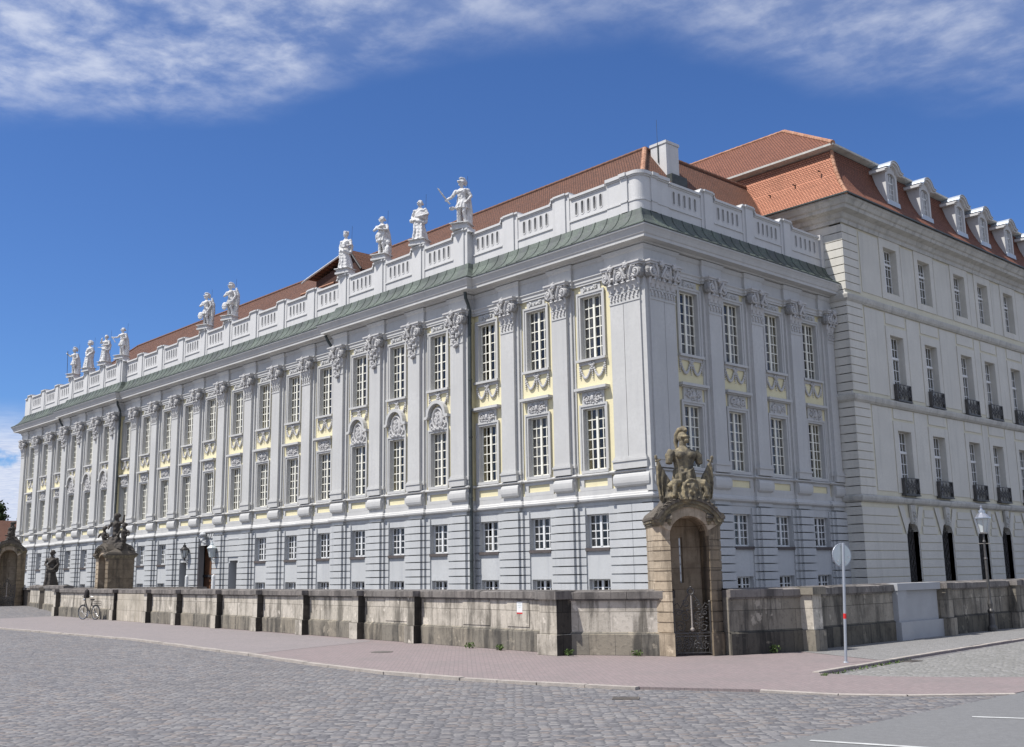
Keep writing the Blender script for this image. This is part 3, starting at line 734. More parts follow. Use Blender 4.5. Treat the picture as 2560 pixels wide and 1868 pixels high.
# ---- pilasters with capitals
def cushion(mb, u0, u1, w, z0, z1):
    h = z1 - z0; d = (u1 - u0)
    ring = []
    for f, e in ((0, -0.05), (0.12, 0.02), (0.3, 0.05), (0.5, 0.055), (0.7, 0.05), (0.88, 0.02), (1, -0.05)):
        ring.append((e, z0 + h * f))
    vs = []; fs = []
    for e, z in ring: vs += [(u0 - e * 0.6, 0, z), (u0 - e * 0.6, -(w + e), z), (u1 + e * 0.6, -(w + e), z), (u1 + e * 0.6, 0, z)]
    for i in range(len(ring) - 1):
        a, b = i * 4, (i + 1) * 4
        for j in range(3): fs.append((a + j, a + j + 1, b + j + 1, b + j))
    fs += [(0, 1, 2, 3), tuple(len(vs) - 4 + k for k in range(4))]
    mb.add(vs, fs)
def pilaster_mb(hw, back=True, L=None):
    mb = MB(); b = hw + 0.17
    if back:
        mb.wbox(-b, b, 0, 0.13, 5.88, 13.58); mb.wbox(-b - 0.03, b + 0.03, 0, 0.16, 6.14, 6.3)
        mb.wbox(-b - 0.10, -b, 0, 0.045, 5.88, 13.5); mb.wbox(b, b + 0.10, 0, 0.045, 5.88, 13.5)
    mb.wbox(-hw, hw, 0.13 if back else 0, 0.27, 6.36, 13.4)
    mb.wbox(-hw - 0.08, hw + 0.08, 0.16 if back else 0, 0.31, 5.88, 6.16)
    mb.wbox(-hw - 0.10, hw + 0.10, 0.16 if back else 0, 0.345, 6.16, 6.24); mb.wbox(-hw - 0.05, hw + 0.05, 0.13 if back else 0, 0.31, 6.24, 6.31)
    mb.wbox(-hw - 0.02, hw + 0.02, 0.13 if back else 0, 0.285, 6.31, 6.36)
    mb.wbox(-hw - 0.16, hw + 0.16, 0, 0.15, 5.0, 5.74); cushion(mb, -hw - 0.10, hw + 0.10, 0.24, 5.2, 5.72)
    mb.wbox(-hw - 0.02, hw + 0.02, 0.27, 0.295, 12.36, 12.42); mb.wbox(-hw - 0.03, hw + 0.03, 0.27, 0.315, 12.72, 12.80)
    return mb
def spiral(cx, cz, r, turns, dirn, n=22, a0=0.0):
    return [(cx + dirn * r * (1 - 0.82 * i / n) * cos(a0 + 2 * pi * turns * i / n), cz + r * (1 - 0.82 * i / n) * sin(a0 + 2 * pi * turns * i / n)) for i in range(n + 1)]
def capital_mb(hw, fringe=True, drop=False):
    """composite capital, z measured from the neck at 12.8"""
    mb = MB(); z0 = 12.8
    mb.add([(-hw, 0, z0), (-hw, -0.23, z0), (hw, -0.23, z0), (hw, 0, z0), (-hw - 0.12, 0, 13.72), (-hw - 0.12, -0.36, 13.72), (hw + 0.12, -0.36, 13.72), (hw + 0.12, 0, 13.72)],
           [(0, 1, 5, 4), (1, 2, 6, 5), (2, 3, 7, 6), (4, 5, 6, 7), (0, 3, 2, 1)])
    mb.wbox(-hw - 0.20, hw + 0.20, 0, 0.44, 13.72, 13.80); mb.wbox(-hw - 0.24, hw + 0.24, 0, 0.48, 13.80, 13.87)
    for s in (-1, 1):
        sp = spiral(s * (hw + 0.0), 13.44, 0.235, 1.6, s, a0=pi / 2)
        mb.tube([(x, -0.37 - 0.08 * (i / 22.0), z) for i, (x, z) in enumerate(sp)], [0.062 * (1 - 0.5 * i / 22) for i in range(23)], 6)
        mb.sphere((s * hw, -0.42, 13.44), 0.075, 8, 5)
        for k in range(7): mb.sphere((s * (hw - 0.16 - 0.05 * (k % 3)), -0.36 - 0.02 * (k % 2), 13.2 + 0.085 * k), (0.07, 0.06, 0.06), 6, 4); mb.sphere((s * (hw + 0.1), -0.25, 13.42), (0.2, 0.2, 0.24), 8, 5)
        mb.tube([(s * 0.1, -0.40, 13.25), (s * 0.22, -0.46, 13.55), (s * (hw - 0.12), -0.48, 13.68)], [0.05, 0.06, 0.05], 6)
    mb.sphere((0, -0.50, 13.76), (0.12, 0.10, 0.14), 8, 5)
    for k in range(5): mb.sphere((0.1 * cos(k * 1.256), -0.53, 13.76 + 0.11 * sin(k * 1.256)), 0.05, 6, 4)
    def leaf(x, zb, h, wd, out):
        n = 6; vs = []; fs = []
        for i in range(n + 1):
            t = i / n; wq = wd * (0.75 + 0.5 * t) * (1 if t < 0.75 else (1 - (t - 0.75) * 2.6)); o = 0.25 + out * t ** 2.2; z = zb + h * (t if t < 0.85 else 0.85 - (t - 0.85) * 1.2)
            for q, e in ((-1, 0), (-0.5, 0.03), (0, 0.05), (0.5, 0.03), (1, 0)): vs.append((x + q * wq, -(o + e), z))
        for i in range(n):
            for j in range(4): a = i * 5 + j; fs.append((a, a + 1, a + 6, a + 5))
        mb.add(vs, fs)
    k = 3 if hw > 0.36 else 2
    for i in range(k): leaf((i - (k - 1) / 2) * 2 * hw / k, 12.82, 0.40, hw / k * 0.85, 0.16)
    for i in range(k + 1): leaf((i - k / 2) * 2 * hw / k, 12.95, 0.55, hw / k * 0.6, 0.2)
    if fringe:
        m = 4
        for i in range(m):
            x = (i - (m - 1) / 2) * 2 * hw / m
            mb.front([(x - hw / m * 0.8, 12.74), (x, 12.56), (x + hw / m * 0.8, 12.74)], 0.2, 0.25)
            mb.sphere((x, -0.24, 12.52), 0.045, 6, 4)
    if drop:
        rr = random.Random(5)
        for i in range(26):
            t = i / 25; mb.sphere((rr.uniform(-1, 1) * 0.24 * (1 - t * 0.6), -0.24 - rr.uniform(0, 0.10), 13.1 - t * 0.85), rr.uniform(0.06, 0.11), 6, 4)
        for s in (-1, 1):
            for i in range(9): t = i / 8; mb.sphere((s * (hw * 0.9 - 0.1 * t), -0.27, 13.3 - t * 0.5), 0.07, 6, 4)
    return mb
PM = pilaster_mb(0.41).mesh('pilaster', 'plaster_grey'); PMw = pilaster_mb(0.45).mesh('pilaster_wide', 'plaster_grey')
CM = capital_mb(0.41).mesh('capital', 'ornament_grey'); CMw = capital_mb(0.45, False, True).mesh('capital_wide', 'ornament_grey')
def put(front, u, o):
    return ((u, -o, 0), 0.0) if front == 'A' else (((o, u, 0), pi / 2) if front == 'B' else ((1.0 + o, u, 0), pi / 2))
for c in PIL:
    pav = off(c) > 0; l, r = put('A', c, off(c))
    p = obj('pilaster', PMw if pav else PM, palace, l, r); obj('capital', CMw if pav else CM, p, (0, -0.065, 0))
for c in BP[:3]:
    l, r = put('B', c, 0); p = obj('pilaster', PM, palace, l, r); obj('capital', CM, p, (0, -0.065, 0))
hp = pilaster_mb(0.27); hpm = hp.mesh('pilaster_half', 'plaster_grey'); hcm = capital_mb(0.27).mesh('capital_half', 'ornament_grey')
l, r = put('B', 12.98, 0); p = obj('pilaster', hpm, palace, l, r); obj('capital', hcm, p, (0, -0.065, 0))
c34 = pilaster_mb(0.34, False).mesh('pilaster_corner', 'plaster_grey'); k34 = capital_mb(0.34).mesh('capital_corner', 'ornament_grey')
c40 = pilaster_mb(0.42, False).mesh('pilaster_angle', 'plaster_grey'); k40 = capital_mb(0.42).mesh('capital_angle', 'ornament_grey')
for fr, s in (('A', -1), ('B', 1)):
    for c, me, cm_, oo in ((1.20, c34, k34, 0.012), (0.405, c40, k40, 0.027)):
        l, r = put(fr, s * c, oo); p = obj('pilaster', me, palace, l, r); obj('capital', cm_, p, (0, -0.065, 0))
mb = MB()                                                     # the angle behind the corner pilasters
mb.prism([(-0.05, 0.04), (-0.05, -0.23), (0.23, -0.23), (0.23, 0.04)], 5.88, 13.58)
mb.prism([(-1.62, 0), (-1.62, -0.03), (0.03, -0.03), (0.03, 1.62), (0, 1.62), (0, 0)], 5.0, 13.58)
mb.prism([(-0.03, 0.04), (-0.03, -0.25), (0.25, -0.25), (0.25, 0.04)], 5.0, 5.88)
build('corner_angle', mb, 'plaster_grey', palace)

# ---- windows
def frame_mb(hw, z0, z1, cols, rows, w=-0.15):
    mb = MB(); t = 0.055
    mb.wbox(-hw, -hw + t, w - 0.06, w, z0, z1); mb.wbox(hw - t, hw, w - 0.06, w, z0, z1)
    mb.wbox(-hw + t, hw - t, w - 0.06, w, z0, z0 + t * 1.3); mb.wbox(-hw + t, hw - t, w - 0.06, w, z1 - t, z1)
    mb.wbox(-0.055, 0.055, w - 0.05, w + 0.02, z0 + t * 1.3, z1 - t)
    lo, hi = z0 + t * 1.3, z1 - t
    for s in (-1, 1):
        a, b = (0.055, hw - t)
        for i in range(1, cols): 
            x = s * (a + (b - a) * i / cols); mb.wbox(x - 0.019, x + 0.019, w - 0.045, w - 0.006, lo, hi)
        for i in range(1, rows):
            z = lo + (hi - lo) * i / rows; 
            x0, x1 = (a, b) if s > 0 else (-b, -a); mb.wbox(x0, x1, w - 0.04, w - 0.012, z - 0.019, z + 0.019)
    return mb
def pane_me(hw, z0, z1, w=-0.175):
    mb = MB(); mb.add([(-hw + 0.02, -w, z0 + 0.02), (hw - 0.02, -w, z0 + 0.02), (hw - 0.02, -w, z1 - 0.02), (-hw + 0.02, -w, z1 - 0.02)], [(0, 1, 2, 3)])
    return mb.mesh('pane', 'window_glass', fix=False)
def curtain_me(hw, z0, z1, cover, seed, w=-0.33):
    mb = MB(); rr = random.Random(seed)
    for s in (-1, 1):
        n = 22; x0 = s * hw; x1 = s * hw * (1 - cover); vs = []; fs = []
        for i in range(n + 1):
            t = i / n; x = x0 + (x1 - x0) * t; d = 0.035 * sin(t * 26 + seed) + rr.uniform(-0.008, 0.008)
            vs += [(x, -w - d, z0 + 0.02), (x, -w - d * 0.7, z1)]
        for i in range(n): fs.append((2 * i, 2 * i + 2, 2 * i + 3, 2 * i + 1))
        mb.add(vs, fs)
    return mb.mesh('curtain', 'curtain', fix=False)
def scroll_relief(mb, cx, cz, w, h, d0, seed, n=26):
    """small carved panel: paired scrolls, a boss and leaf tips"""
    rr = random.Random(seed)
    for s in (-1, 1):
        sp = spiral(cx + s * w * 0.28, cz, h * 0.34, 1.3, s, 16, rr.uniform(0, 6))
        mb.tube([(x, -(d0 + 0.035), z) for x, z in sp], [0.045 * (1 - 0.5 * i / 16) for i in range(17)], 5)
    mb.sphere((cx, -(d0 + 0.02), cz), (h * 0.2, 0.09, h * 0.3), 8, 5)
    for i in range(n):
        x = rr.uniform(-1, 1); z = rr.uniform(-1, 1)
        if x * x + z * z > 1.1: continue
        mb.sphere((cx + x * w * 0.46, -(d0 + 0.01), cz + z * h * 0.42), (rr.uniform(0.03, 0.08), rr.uniform(0.04, 0.08), rr.uniform(0.03, 0.07)), 6, 4)
def garland_mb():
    mb = MB(); rr = random.Random(11)
    for s in (-1, 1):
        for i in range(15):
            t = i / 14; x = s * (0.06 + 0.62 * t); z = 10.22 - 0.46 * (1 - (2 * t - 1) ** 2) - 0.02
            mb.sphere((x, -0.05, z), (0.05 + 0.02 * sin(pi * t), 0.05, 0.055 + 0.015 * rr.random()), 6, 4)
        for i in range(6): mb.sphere((s * 0.70, -0.04, 10.2 - i * 0.085), 0.05 - 0.004 * i, 6, 4)
    for i in range(7): mb.sphere((0, -0.05, 10.24 - i * 0.09), 0.065 - 0.006 * i, 6, 4)
    for i in range(6): mb.sphere((0.13 * cos(i * 1.05), -0.06, 10.28 + 0.06 * sin(i * 1.05)), 0.06, 6, 4)
    mb.wbox(-0.74, 0.74, 0, 0.05, 10.27, 10.40)
    return mb
def surround(mb, hw, z0, z1, wd, w):
    mb.wbox(-hw - wd, -hw, 0, w, z0, z1 + wd); mb.wbox(hw, hw + wd, 0, w, z0, z1 + wd); mb.wbox(-hw, hw, 0, w, z1, z1 + wd)
    e = wd * 0.45
    mb.wbox(-hw - 0.001, -hw + 0.014, -0.22, w - 0.004, z0, z1); mb.wbox(hw - 0.014, hw + 0.001, -0.22, w - 0.004, z0, z1); mb.wbox(-hw + 0.014, hw - 0.014, -0.22, w - 0.004, z1 - 0.014, z1 + 0.001); mb.wbox(-hw + 0.014, hw - 0.014, -0.22, -0.004, z0 - 0.001, z0 + 0.012)
    mb.wbox(-hw - wd - 0.02, -hw - wd + e, w, w + 0.035, z0, z1 + wd + 0.02); mb.wbox(hw + wd - e, hw + wd + 0.02, w, w + 0.035, z0, z1 + wd + 0.02); mb.wbox(-hw - wd + e, hw + wd - e, w, w + 0.035, z1 + wd - e, z1 + wd + 0.02)
SUR_UP = MB(); surround(SUR_UP, HW, Z_UB, Z_UT, 0.15, 0.06); SUR_UP.wbox(-0.80, 0.80, 0, 0.17, Z_UB - 0.10, Z_UB)
SUR_UP.wbox(-0.55, 0.55, 0, 0.05, 13.3, 13.56); scroll_relief(SUR_UP, 0, 13.40, 1.1, 0.26, 0.05, 4, 14)
SUR_MN = MB(); surround(SUR_MN, HW, Z_MB, Z_MT, 0.14, 0.06); SUR_MN.wbox(-0.72, 0.72, 0, 0.10, Z_MB - 0.12, Z_MB)
SUR_MN.strip([(-0.86, 5.2), (0.86, 5.2), (0.86, 5.74), (-0.86, 5.74)], [(-0.63, 5.34), (0.63, 5.34), (0.63, 5.63), (-0.63, 5.63)], 0, 0.055)
SUR_UPm = SUR_UP.mesh('window_surround_upper', 'plaster_grey'); SUR_MNm = SUR_MN.mesh('window_surround_main', 'plaster_grey')
GARm = garland_mb().mesh('garland', 'ornament_grey')
hood = MB(); hood.wbox(-0.60, 0.60, 0, 0.07, 8.63, 9.16); hood.wbox(-0.8, 0.8, 0, 0.18, 9.16, 9.21); hood.wbox(-0.87, 0.87, 0, 0.27, 9.21, 9.32)
HOODm = hood.mesh('hood', 'plaster_grey')
RELm = []
for sd_ in (21, 22, 23):
    q = MB(); scroll_relief(q, 0, 8.88, 1.1, 0.52, 0.07, sd_, 34); RELm.append(q.mesh('relief', 'ornament_grey'))
def arc_pts(r, cx, cz, a0, a1, n): return [(cx + r * cos(a0 + (a1 - a0) * i / n), cz + r * sin(a0 + (a1 - a0) * i / n)) for i in range(n + 1)]
ah = MB()
o_ = [(-0.88, 9.26)] + [(-0.80, 9.26)] + [(x, z) for x, z in arc_pts(0.70, 0, 9.28, pi, 0, 14)] + [(0.80, 9.26), (0.88, 9.26)]
i_ = [(-0.88, 9.14)] + [(-0.66, 9.14)] + [(x, z) for x, z in arc_pts(0.56, 0, 9.26, pi, 0, 14)] + [(0.66, 9.14), (0.88, 9.14)]
for a in range(len(o_) - 1): ah.front([i_[a], i_[a + 1], o_[a + 1], o_[a]], 0, 0.25)
ah.wbox(-0.70, 0.70, 0, 0.05, 8.63, 9.14); ah.front(arc_pts(0.56, 0, 9.14, 0, pi, 12), 0, 0.05)
ARCHm = ah.mesh('arched_hood', 'plaster_grey')
md = MB(); rr = random.Random(9)
ring = [(0.36 * cos(2 * pi * i / 20), -0.09, 9.12 + 0.48 * sin(2 * pi * i / 20)) for i in range(20)]
md.tube(ring, 0.06, 6, closed=True); md.sphere((0, -0.05, 9.12), (0.30, 0.05, 0.42), 12, 6)
for i in range(22): md.sphere((rr.uniform(-.2, .2), -0.10, 9.12 + rr.uniform(-.3, .3)), (0.05, 0.05, 0.08), 6, 4)
for s in (-1, 1):
    for i in range(7): md.sphere((s * (0.45 + 0.10 * sin(i)), -0.07, 8.72 + i * 0.07), 0.075, 6, 4)
for i in range(9): md.sphere((-0.4 + 0.1 * i, -0.10, 8.66 + 0.05 * cos(i * 2)), 0.07, 6, 4)
MEDm = md.mesh('medallion', 'ornament_grey')
FR_UP = frame_mb(HW, Z_UB, Z_UT, 2, 6).mesh('frame_upper', 'frame_cream'); FR_MN = frame_mb(HW, Z_MB, Z_MT, 2, 6).mesh('frame_main', 'frame_cream')
FR_GR = frame_mb(HWG, Z_GB, Z_GT, 2, 4, -0.19).mesh('frame_ground', 'frame_white'); FR_BS = frame_mb(0.56, Z_BB, Z_BT, 2, 4, -0.19).mesh('frame_basement', 'frame_white')
PN_UP = pane_me(HW, Z_UB, Z_UT); PN_MN = pane_me(HW, Z_MB, Z_MT); PN_GR = pane_me(HWG, Z_GB, Z_GT, -0.215); PN_BS = pane_me(0.56, Z_BB, Z_BT, -0.215)
CU_UP = [curtain_me(HW, Z_UB, Z_UT, c, s, -0.29) for s, c in ((1, 0.45), (2, 0.6), (3, 0.32))]
CU_MN = [curtain_me(HW, Z_MB, Z_MT, c, s, -0.27) for s, c in ((4, 0.98), (5, 0.88), (6, 0.72))]
CU_GR = [curtain_me(HWG, Z_GB, Z_GB + 0.7, 0.85, 8), curtain_me(HWG, Z_GB, Z_GT, 0.4, 9)]
SG = MB(); SG.wbox(-HWG - 0.02, HWG + 0.02, -0.2, 0.10, Z_GB - 0.13, Z_GB); SG.wbox(-0.62, 0.62, 0, 0.03, Z_BT + 0.22, Z_GB - 0.2)
SGm = SG.mesh('window_sill', 'sill_brown')
PANm = None
wr = random.Random(17)
def place_windows(front, cs):
    for c in cs:
        o = off(c) if front == 'A' else 0.0; l, r = put(front, c, o); arch = o > 0
        w_ = obj('upper_window', SUR_UPm, palace, l, r)
        obj('frame', FR_UP, w_); obj('pane', PN_UP, w_); obj('garland', GARm, w_)
        if wr.random() < 0.8: obj('curtain', wr.choice(CU_UP), w_)
        w_ = obj('main_window', SUR_MNm, palace, l, r)
        obj('frame', FR_MN, w_); obj('pane', PN_MN, w_)
        if wr.random() < 0.88: obj('curtain', wr.choice(CU_MN), w_)
        if arch: obj('arched_hood', ARCHm, w_); obj('medallion', MEDm, w_)
        else: obj('hood', HOODm, w_); obj('relief', wr.choice(RELm), w_)
        if front == 'A' and (c == GATE or c in DOORS): continue
        w_ = obj('ground_window', FR_GR, palace, l, r); obj('pane', PN_GR, w_); obj('sill', SGm2, w_)
        if wr.random() < 0.6: obj('curtain', wr.choice(CU_GR), w_)
        w_ = obj('basement_window', FR_BS, palace, l, r); obj('pane', PN_BS, w_)
sg2 = MB(); sg2.wbox(-HWG - 0.02, HWG + 0.02, -0.2, 0.09, Z_GB - 0.12, Z_GB); SGm2 = sg2.mesh('sill', 'sill_brown')
place_windows('A', XW); place_windows('B', BW)

# ---- gate, side doors, inscription
mb = MB()
ap = arc_pts(2.9, GATE, 1.62, radians(90 + 27.2), radians(90 - 27.2), 12)
for a, b in zip(ap[:-1], ap[1:]): mb.front([(a[0], a[1]), (b[0], b[1]), (b[0], 4.45), (a[0], 4.45)], -0.5, 0.06)
for k in range(-5, 6):
    if abs(k) < 1: continue
    a = radians(90 - k * 5.2); r0, r1 = 2.92, 3.42
    mb.front([(GATE + r0 * cos(a) - 0.09, 1.62 + r0 * sin(a)), (GATE + r0 * cos(a) + 0.09, 1.62 + r0 * sin(a)), (GATE + r1 * cos(a) + 0.10, min(4.72, 1.62 + r1 * sin(a))), (GATE + r1 * cos(a) - 0.10, min(4.72, 1.62 + r1 * sin(a)))], 0.06, 0.10)
for i in range(12): mb.sphere((GATE + random.uniform(-.16, .16), -0.22 - random.uniform(0, .1), 4.15 + i * 0.055), (0.13, 0.12, 0.10), 7, 5)
mb.sphere((GATE, -0.3, 4.68), (0.30, 0.18, 0.14), 10, 6)
build('gate_arch', mb, 'plaster_ground', palace)
mb = MB(); mb.wbox(GATE - 1.32, GATE + 1.32, -0.72, -0.57, -0.3, 4.4)
for k in range(-1, 2): mb.wbox(GATE + k * 0.62 - 0.24, GATE + k * 0.62 + 0.24, -0.57, -0.53, 0.2, 1.6); mb.wbox(GATE + k * 0.62 - 0.24, GATE + k * 0.62 + 0.24, -0.57, -0.53, 1.8, 3.2)
build('gate_door', mb, 'wood_brown', palace)
for c in DOORS:
    mb = MB(); mb.wbox(c - 0.49, c + 0.49, -0.72, -0.6, -0.3, 3.04); mb.wbox(c - 0.36, c + 0.36, -0.6, -0.57, 0.2, 2.8)
    build('side_door', mb, 'wood_dark', palace)
def text_mesh(name, s, size, mat, depth=0.006):
    cu = bpy.data.curves.new(name, 'FONT'); cu.body = s; cu.size = size; cu.extrude = depth; cu.offset = size * 0.025; cu.align_x = 'CENTER'; cu.align_y = 'CENTER'
    o = bpy.data.objects.new(name, cu); COL.objects.link(o)
    dg = bpy.context.evaluated_depsgraph_get(); dg.update()
    me = bpy.data.meshes.new_from_object(o.evaluated_get(dg)); me.materials.clear(); me.materials.append(MATS[mat])
    bpy.data.objects.remove(o); bpy.data.curves.remove(cu); return me
mb = MB(); mb.wbox(XW[9] - 0.56, XW[9] + 0.56, 0, 0.03, 3.40, 4.30); mb.wbox(XW[9] - 0.6, XW[9] + 0.6, 0, 0.08, 4.30, 4.35)
ins = build('inscription_panel', mb, 'plaster_white', palace)
for i, s in enumerate(('REGIERUNG', 'VON MITTEL-', 'FRANKEN')):
    t = obj('lettering', text_mesh('lettering', s, 0.18, 'letter_grey'), ins, (XW[9], -0.036, 4.04 - i * 0.2)); t.rotation_euler = (pi / 2, 0, 0)

# ---- downpipes
for u, full in ((-10.02, True), (-48.72, True)):
    mb = MB(); w = 0.36
    mb.tube([(u, -0.62, 14.66), (u, -0.60, 14.4), (u, -0.45, 14.1), (u, -w, 13.8), (u, -w, -0.2)], 0.075, 10)
    for z in (13.2, 10.6, 8.0, 5.3, 2.6): mb.tube([(u, -w, z), (u, -w, z + 0.06)], 0.095, 10)
    build('downpipe', mb, 'lead_pipe', palace)
for u in (-21.3, -59.75):
    mb = MB(); mb.tube([(u - 0.3, -0.60, 14.66), (u - 0.2, -0.5, 14.35), (u + 0.1, -0.22, 13.7), (u + 0.15, -0.12, 13.2)], 0.075, 10)
    build('downpipe', mb, 'lead_pipe', palace)

# ---- roofs
class RoofMB:
    def __init__(s): s.v = []; s.f = []; s.uv = []
    def face(s, pts, o=(0, 0)):
        P = [Vector(p) for p in pts]; ux = (P[1] - P[0]); ux.z = 0; ux.normalize()
        nrm = (P[1] - P[0]).cross(P[2] - P[0]).normalized(); vx = nrm.cross(ux)
        if vx.z < 0: vx = -vx
        b = len(s.v); s.v += [tuple(p) for p in P]; s.f.append(tuple(range(b, b + len(P))))
        for p in P: s.uv.append((p.dot(ux) + o[0], (p.z / max(0.2, vx.z)) + o[1]))
    def build(s, name, mat, parent):
        me = bpy.data.meshes.new(name); me.from_pydata(s.v, [], s.f)
        l = me.uv_layers.new(name='UVMap')
        for i, q in enumerate(s.uv): l.data[i].uv = q
        me.materials.append(MATS[mat]); return obj(name, me, parent)
R = RoofMB()
AX, AY, AZ = -4.3, 5.6, 21.45
LX = -60.2; E = 0.55; EZ = 16.3
R.face([(-69.5, E, EZ), (-0.55, E, EZ), (AX, AY, AZ), (LX, AY, AZ)])
R.face([(-0.55, E, EZ), (-0.55, 16.5, EZ), (AX, 16.5, AZ), (AX, AY, AZ)])
R.face([(-69.5, 10.7, EZ), (-69.5, E, EZ), (LX, AY, AZ)])
R.face([(-8.1, 10.7, EZ), (-69.5, 10.7, EZ), (LX, AY, AZ), (AX, AY, AZ)])
R.face([(-8.1, 16.5, EZ), (-8.1, 10.7, EZ), (AX, AY, AZ), (AX, 16.5, AZ)])
roof = R.build('roof', 'tiles_brown', palace)
def ridge(mb, a, b, r=0.11, step=0.36):
    a = Vector(a); b = Vector(b); L = (b - a).length; k = max(2, int(L / step)); pts = []; rad = []
    for i in range(k):
        for f, q in ((0.0, 1.0), (0.9, 0.86)): pts.append(a + (b - a) * ((i + f) / k)); rad.append(r * q)
    mb.tube(pts, rad, 8)
mb = MB(); ridge(mb, (AX, AY, AZ), (LX, AY, AZ)); ridge(mb, (AX, AY, AZ), (AX, 16.0, AZ)); ridge(mb, (LX, AY, AZ), (-69.5, E, EZ))
build('ridge_tiles', mb, 'ridge_brown', roof)
mb = MB(); ridge(mb, (-0.55, E, EZ), (AX, AY, AZ), 0.13); build('hip_tiles', mb, 'ridge_tile', roof)
# chimney on the side slope
mb = MB(); mb.box(-3.95, -3.05, 5.6, 6.5, 17.0, 21.35); mb.box(-3.99, -3.01, 5.56, 6.54, 21.35, 21.48)
ch = build('chimney', mb, 'plaster_white', roof)
mb = MB(); mb.box(-3.05, -2.7, 5.5, 6.6, 19.2, 19.75)
build('flashing', mb, 'lead_pipe', ch)
mb = MB(); mb.tube([(-3.5, 5.57, 20.5), (-3.5, 5.57, 21.3), (-3.5, 5.55, 21.5), (-3.5, 5.55, 22.6)], [0.03, 0.03, 0.01, 0.008], 6); build('lightning_rod', mb, 'lead_pipe', ch)
# gabled roof house on the front slope
def roof_house():
    y0 = 2.8; ap_ = (-24.6, 20.85); le = (-29.2, 20.02); ri = (-23.3, 19.4); lo = 18.0
    g = MB(); g.front([(-28.6, lo), (-23.6, lo), (-23.6, 19.5), (-24.6, 20.5), (-28.6, 19.8)], -(y0 + 3.0), -(y0 + 0.35))
    gab = build('roof_house', g, 'tiles_mid', roof)
    R = RoofMB(); yb = y0 + 5.0
    R.face([(le[0], y0, le[1]), (ap_[0], y0, ap_[1]), (ap_[0], yb, ap_[1]), (le[0], yb, le[1])]); R.face([(ap_[0], y0, ap_[1]), (ri[0], y0, ri[1]), (ri[0], yb, ri[1]), (ap_[0], yb, ap_[1])])
    R.build('roof_house_tiles', 'tiles_brown', gab)
    mb = MB(); mb.tube([(le[0] - 0.5, y0, le[1] - 0.15), (le[0], y0, le[1]), (ap_[0], y0, ap_[1])], 0.06, 6); build('verge', mb, 'plaster_white', gab)
    mb = MB(); mb.tube([(ap_[0], y0, ap_[1]), (ri[0], y0, ri[1])], 0.06, 6); build('dark_verge', mb, 'iron', gab)
    mb = MB(); mb.front([(-28.9, 18.75), (-25.3, 18.75), (-25.3, 18.95), (-28.9, 18.95)], -(y0 + 0.35), -(y0 - 0.5)); mb.tube([(-28.9, y0 - 0.5, 18.9), (-25.3, y0 - 0.5, 18.9)], 0.08, 6); build('canopy', mb, 'ridge_tile', gab)
    mb = MB(); mb.front([(-28.3, 17.9), (-26.2, 17.9), (-26.2, 18.7), (-28.3, 18.7)], -(y0 + 0.34), -(y0 + 0.28)); build('window', mb, 'interior', gab)
roof_house()
# ------------------------------------------------------------------ side wing, taller and plainer
wing = thing('side_wing', 'taller plain wing with red mansard roof and dormers, right of the palace', 'building')
WC = [17.9, 21.45, 25.5, 28.4, 31.8, 35.3, 38.8]; WY0, WY1, WX = 13.4, 44.0, 1.0
ZU = (15.42, 17.75); ZM = (9.95, 13.24); ZL = (5.40, 8.52); ZG = (0.6, 4.20)
HM = 0.66
mb = MB(); seams = [WY0 + 0.0] + [(a + b) / 2 for a, b in zip(WC[:-1], WC[1:])] + [WY1]
for i, c in enumerate(WC):
    wall_rows(mb, (seams[i], seams[i + 1], c, 0.0), -0.3, 18.3, [(ZG[0], ZG[1], 0.58), (ZL[0], ZL[1], HM), (ZM[0], ZM[1], HM), (ZU[0], ZU[1], HM)], 0.6)
build('long_wall', mb, 'plaster_cream', wing, (WX, 0, 0), pi / 2)
mb = MB(); mb.box(-9, WX - 0.602, WY0, WY0 + 0.6, -0.3, 18.3); mb.box(WX - 0.602, WX - 0.002, WY0, WY0 + 0.003, -0.3, 18.3)
build('end_wall', mb, 'plaster_wing', wing)
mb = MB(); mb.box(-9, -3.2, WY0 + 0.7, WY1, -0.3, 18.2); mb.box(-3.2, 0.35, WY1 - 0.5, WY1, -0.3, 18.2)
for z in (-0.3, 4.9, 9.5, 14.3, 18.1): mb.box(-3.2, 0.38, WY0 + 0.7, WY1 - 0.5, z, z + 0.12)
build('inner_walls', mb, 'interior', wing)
# grey fields, rusticated ground floor and quoins
mb = MB()
for i in range(len(WC) + 1):
    a = (WC[i - 1] + 1.12) if i else WY0 + 1.55
    b = (WC[i] - 1.12) if i < len(WC) else WY1
    for z0, z1 in ((15.05, 18.05), (10.15, 14.3), (5.55, 9.55)): mb.wbox(a, b, 0, 0.03, z0, z1)
for c in WC:
    for (z0, z1), lo, hi in ((ZU, 15.05, 18.16), (ZM, 10.02, 13.65), (ZL, 5.50, 8.95)):
        mb.wbox(c - 1.04, c - HM, 0, 0.045, lo, hi); mb.wbox(c + HM, c + 1.04, 0, 0.045, lo, hi); mb.wbox(c - HM, c + HM, 0, 0.045, z1, hi)
        if z0 > lo + 0.1: mb.wbox(c - HM, c + HM, 0, 0.045, lo, z0 - 0.05)
    for z0, z1 in (ZU, ZM, ZL):                        # plastered reveals
        mb.wbox(c - HM - 0.001, c - HM + 0.014, -0.38, 0.04, z0, z1); mb.wbox(c + HM - 0.014, c + HM + 0.001, -0.38, 0.04, z0, z1); mb.wbox(c - HM + 0.014, c + HM - 0.014, -0.38, 0.04, z1 - 0.014, z1 + 0.001)
    for lo, hi in ((13.78, 14.32), (9.08, 9.55)): mb.wbox(c - 0.95, c + 0.95, 0, 0.035, lo, hi)
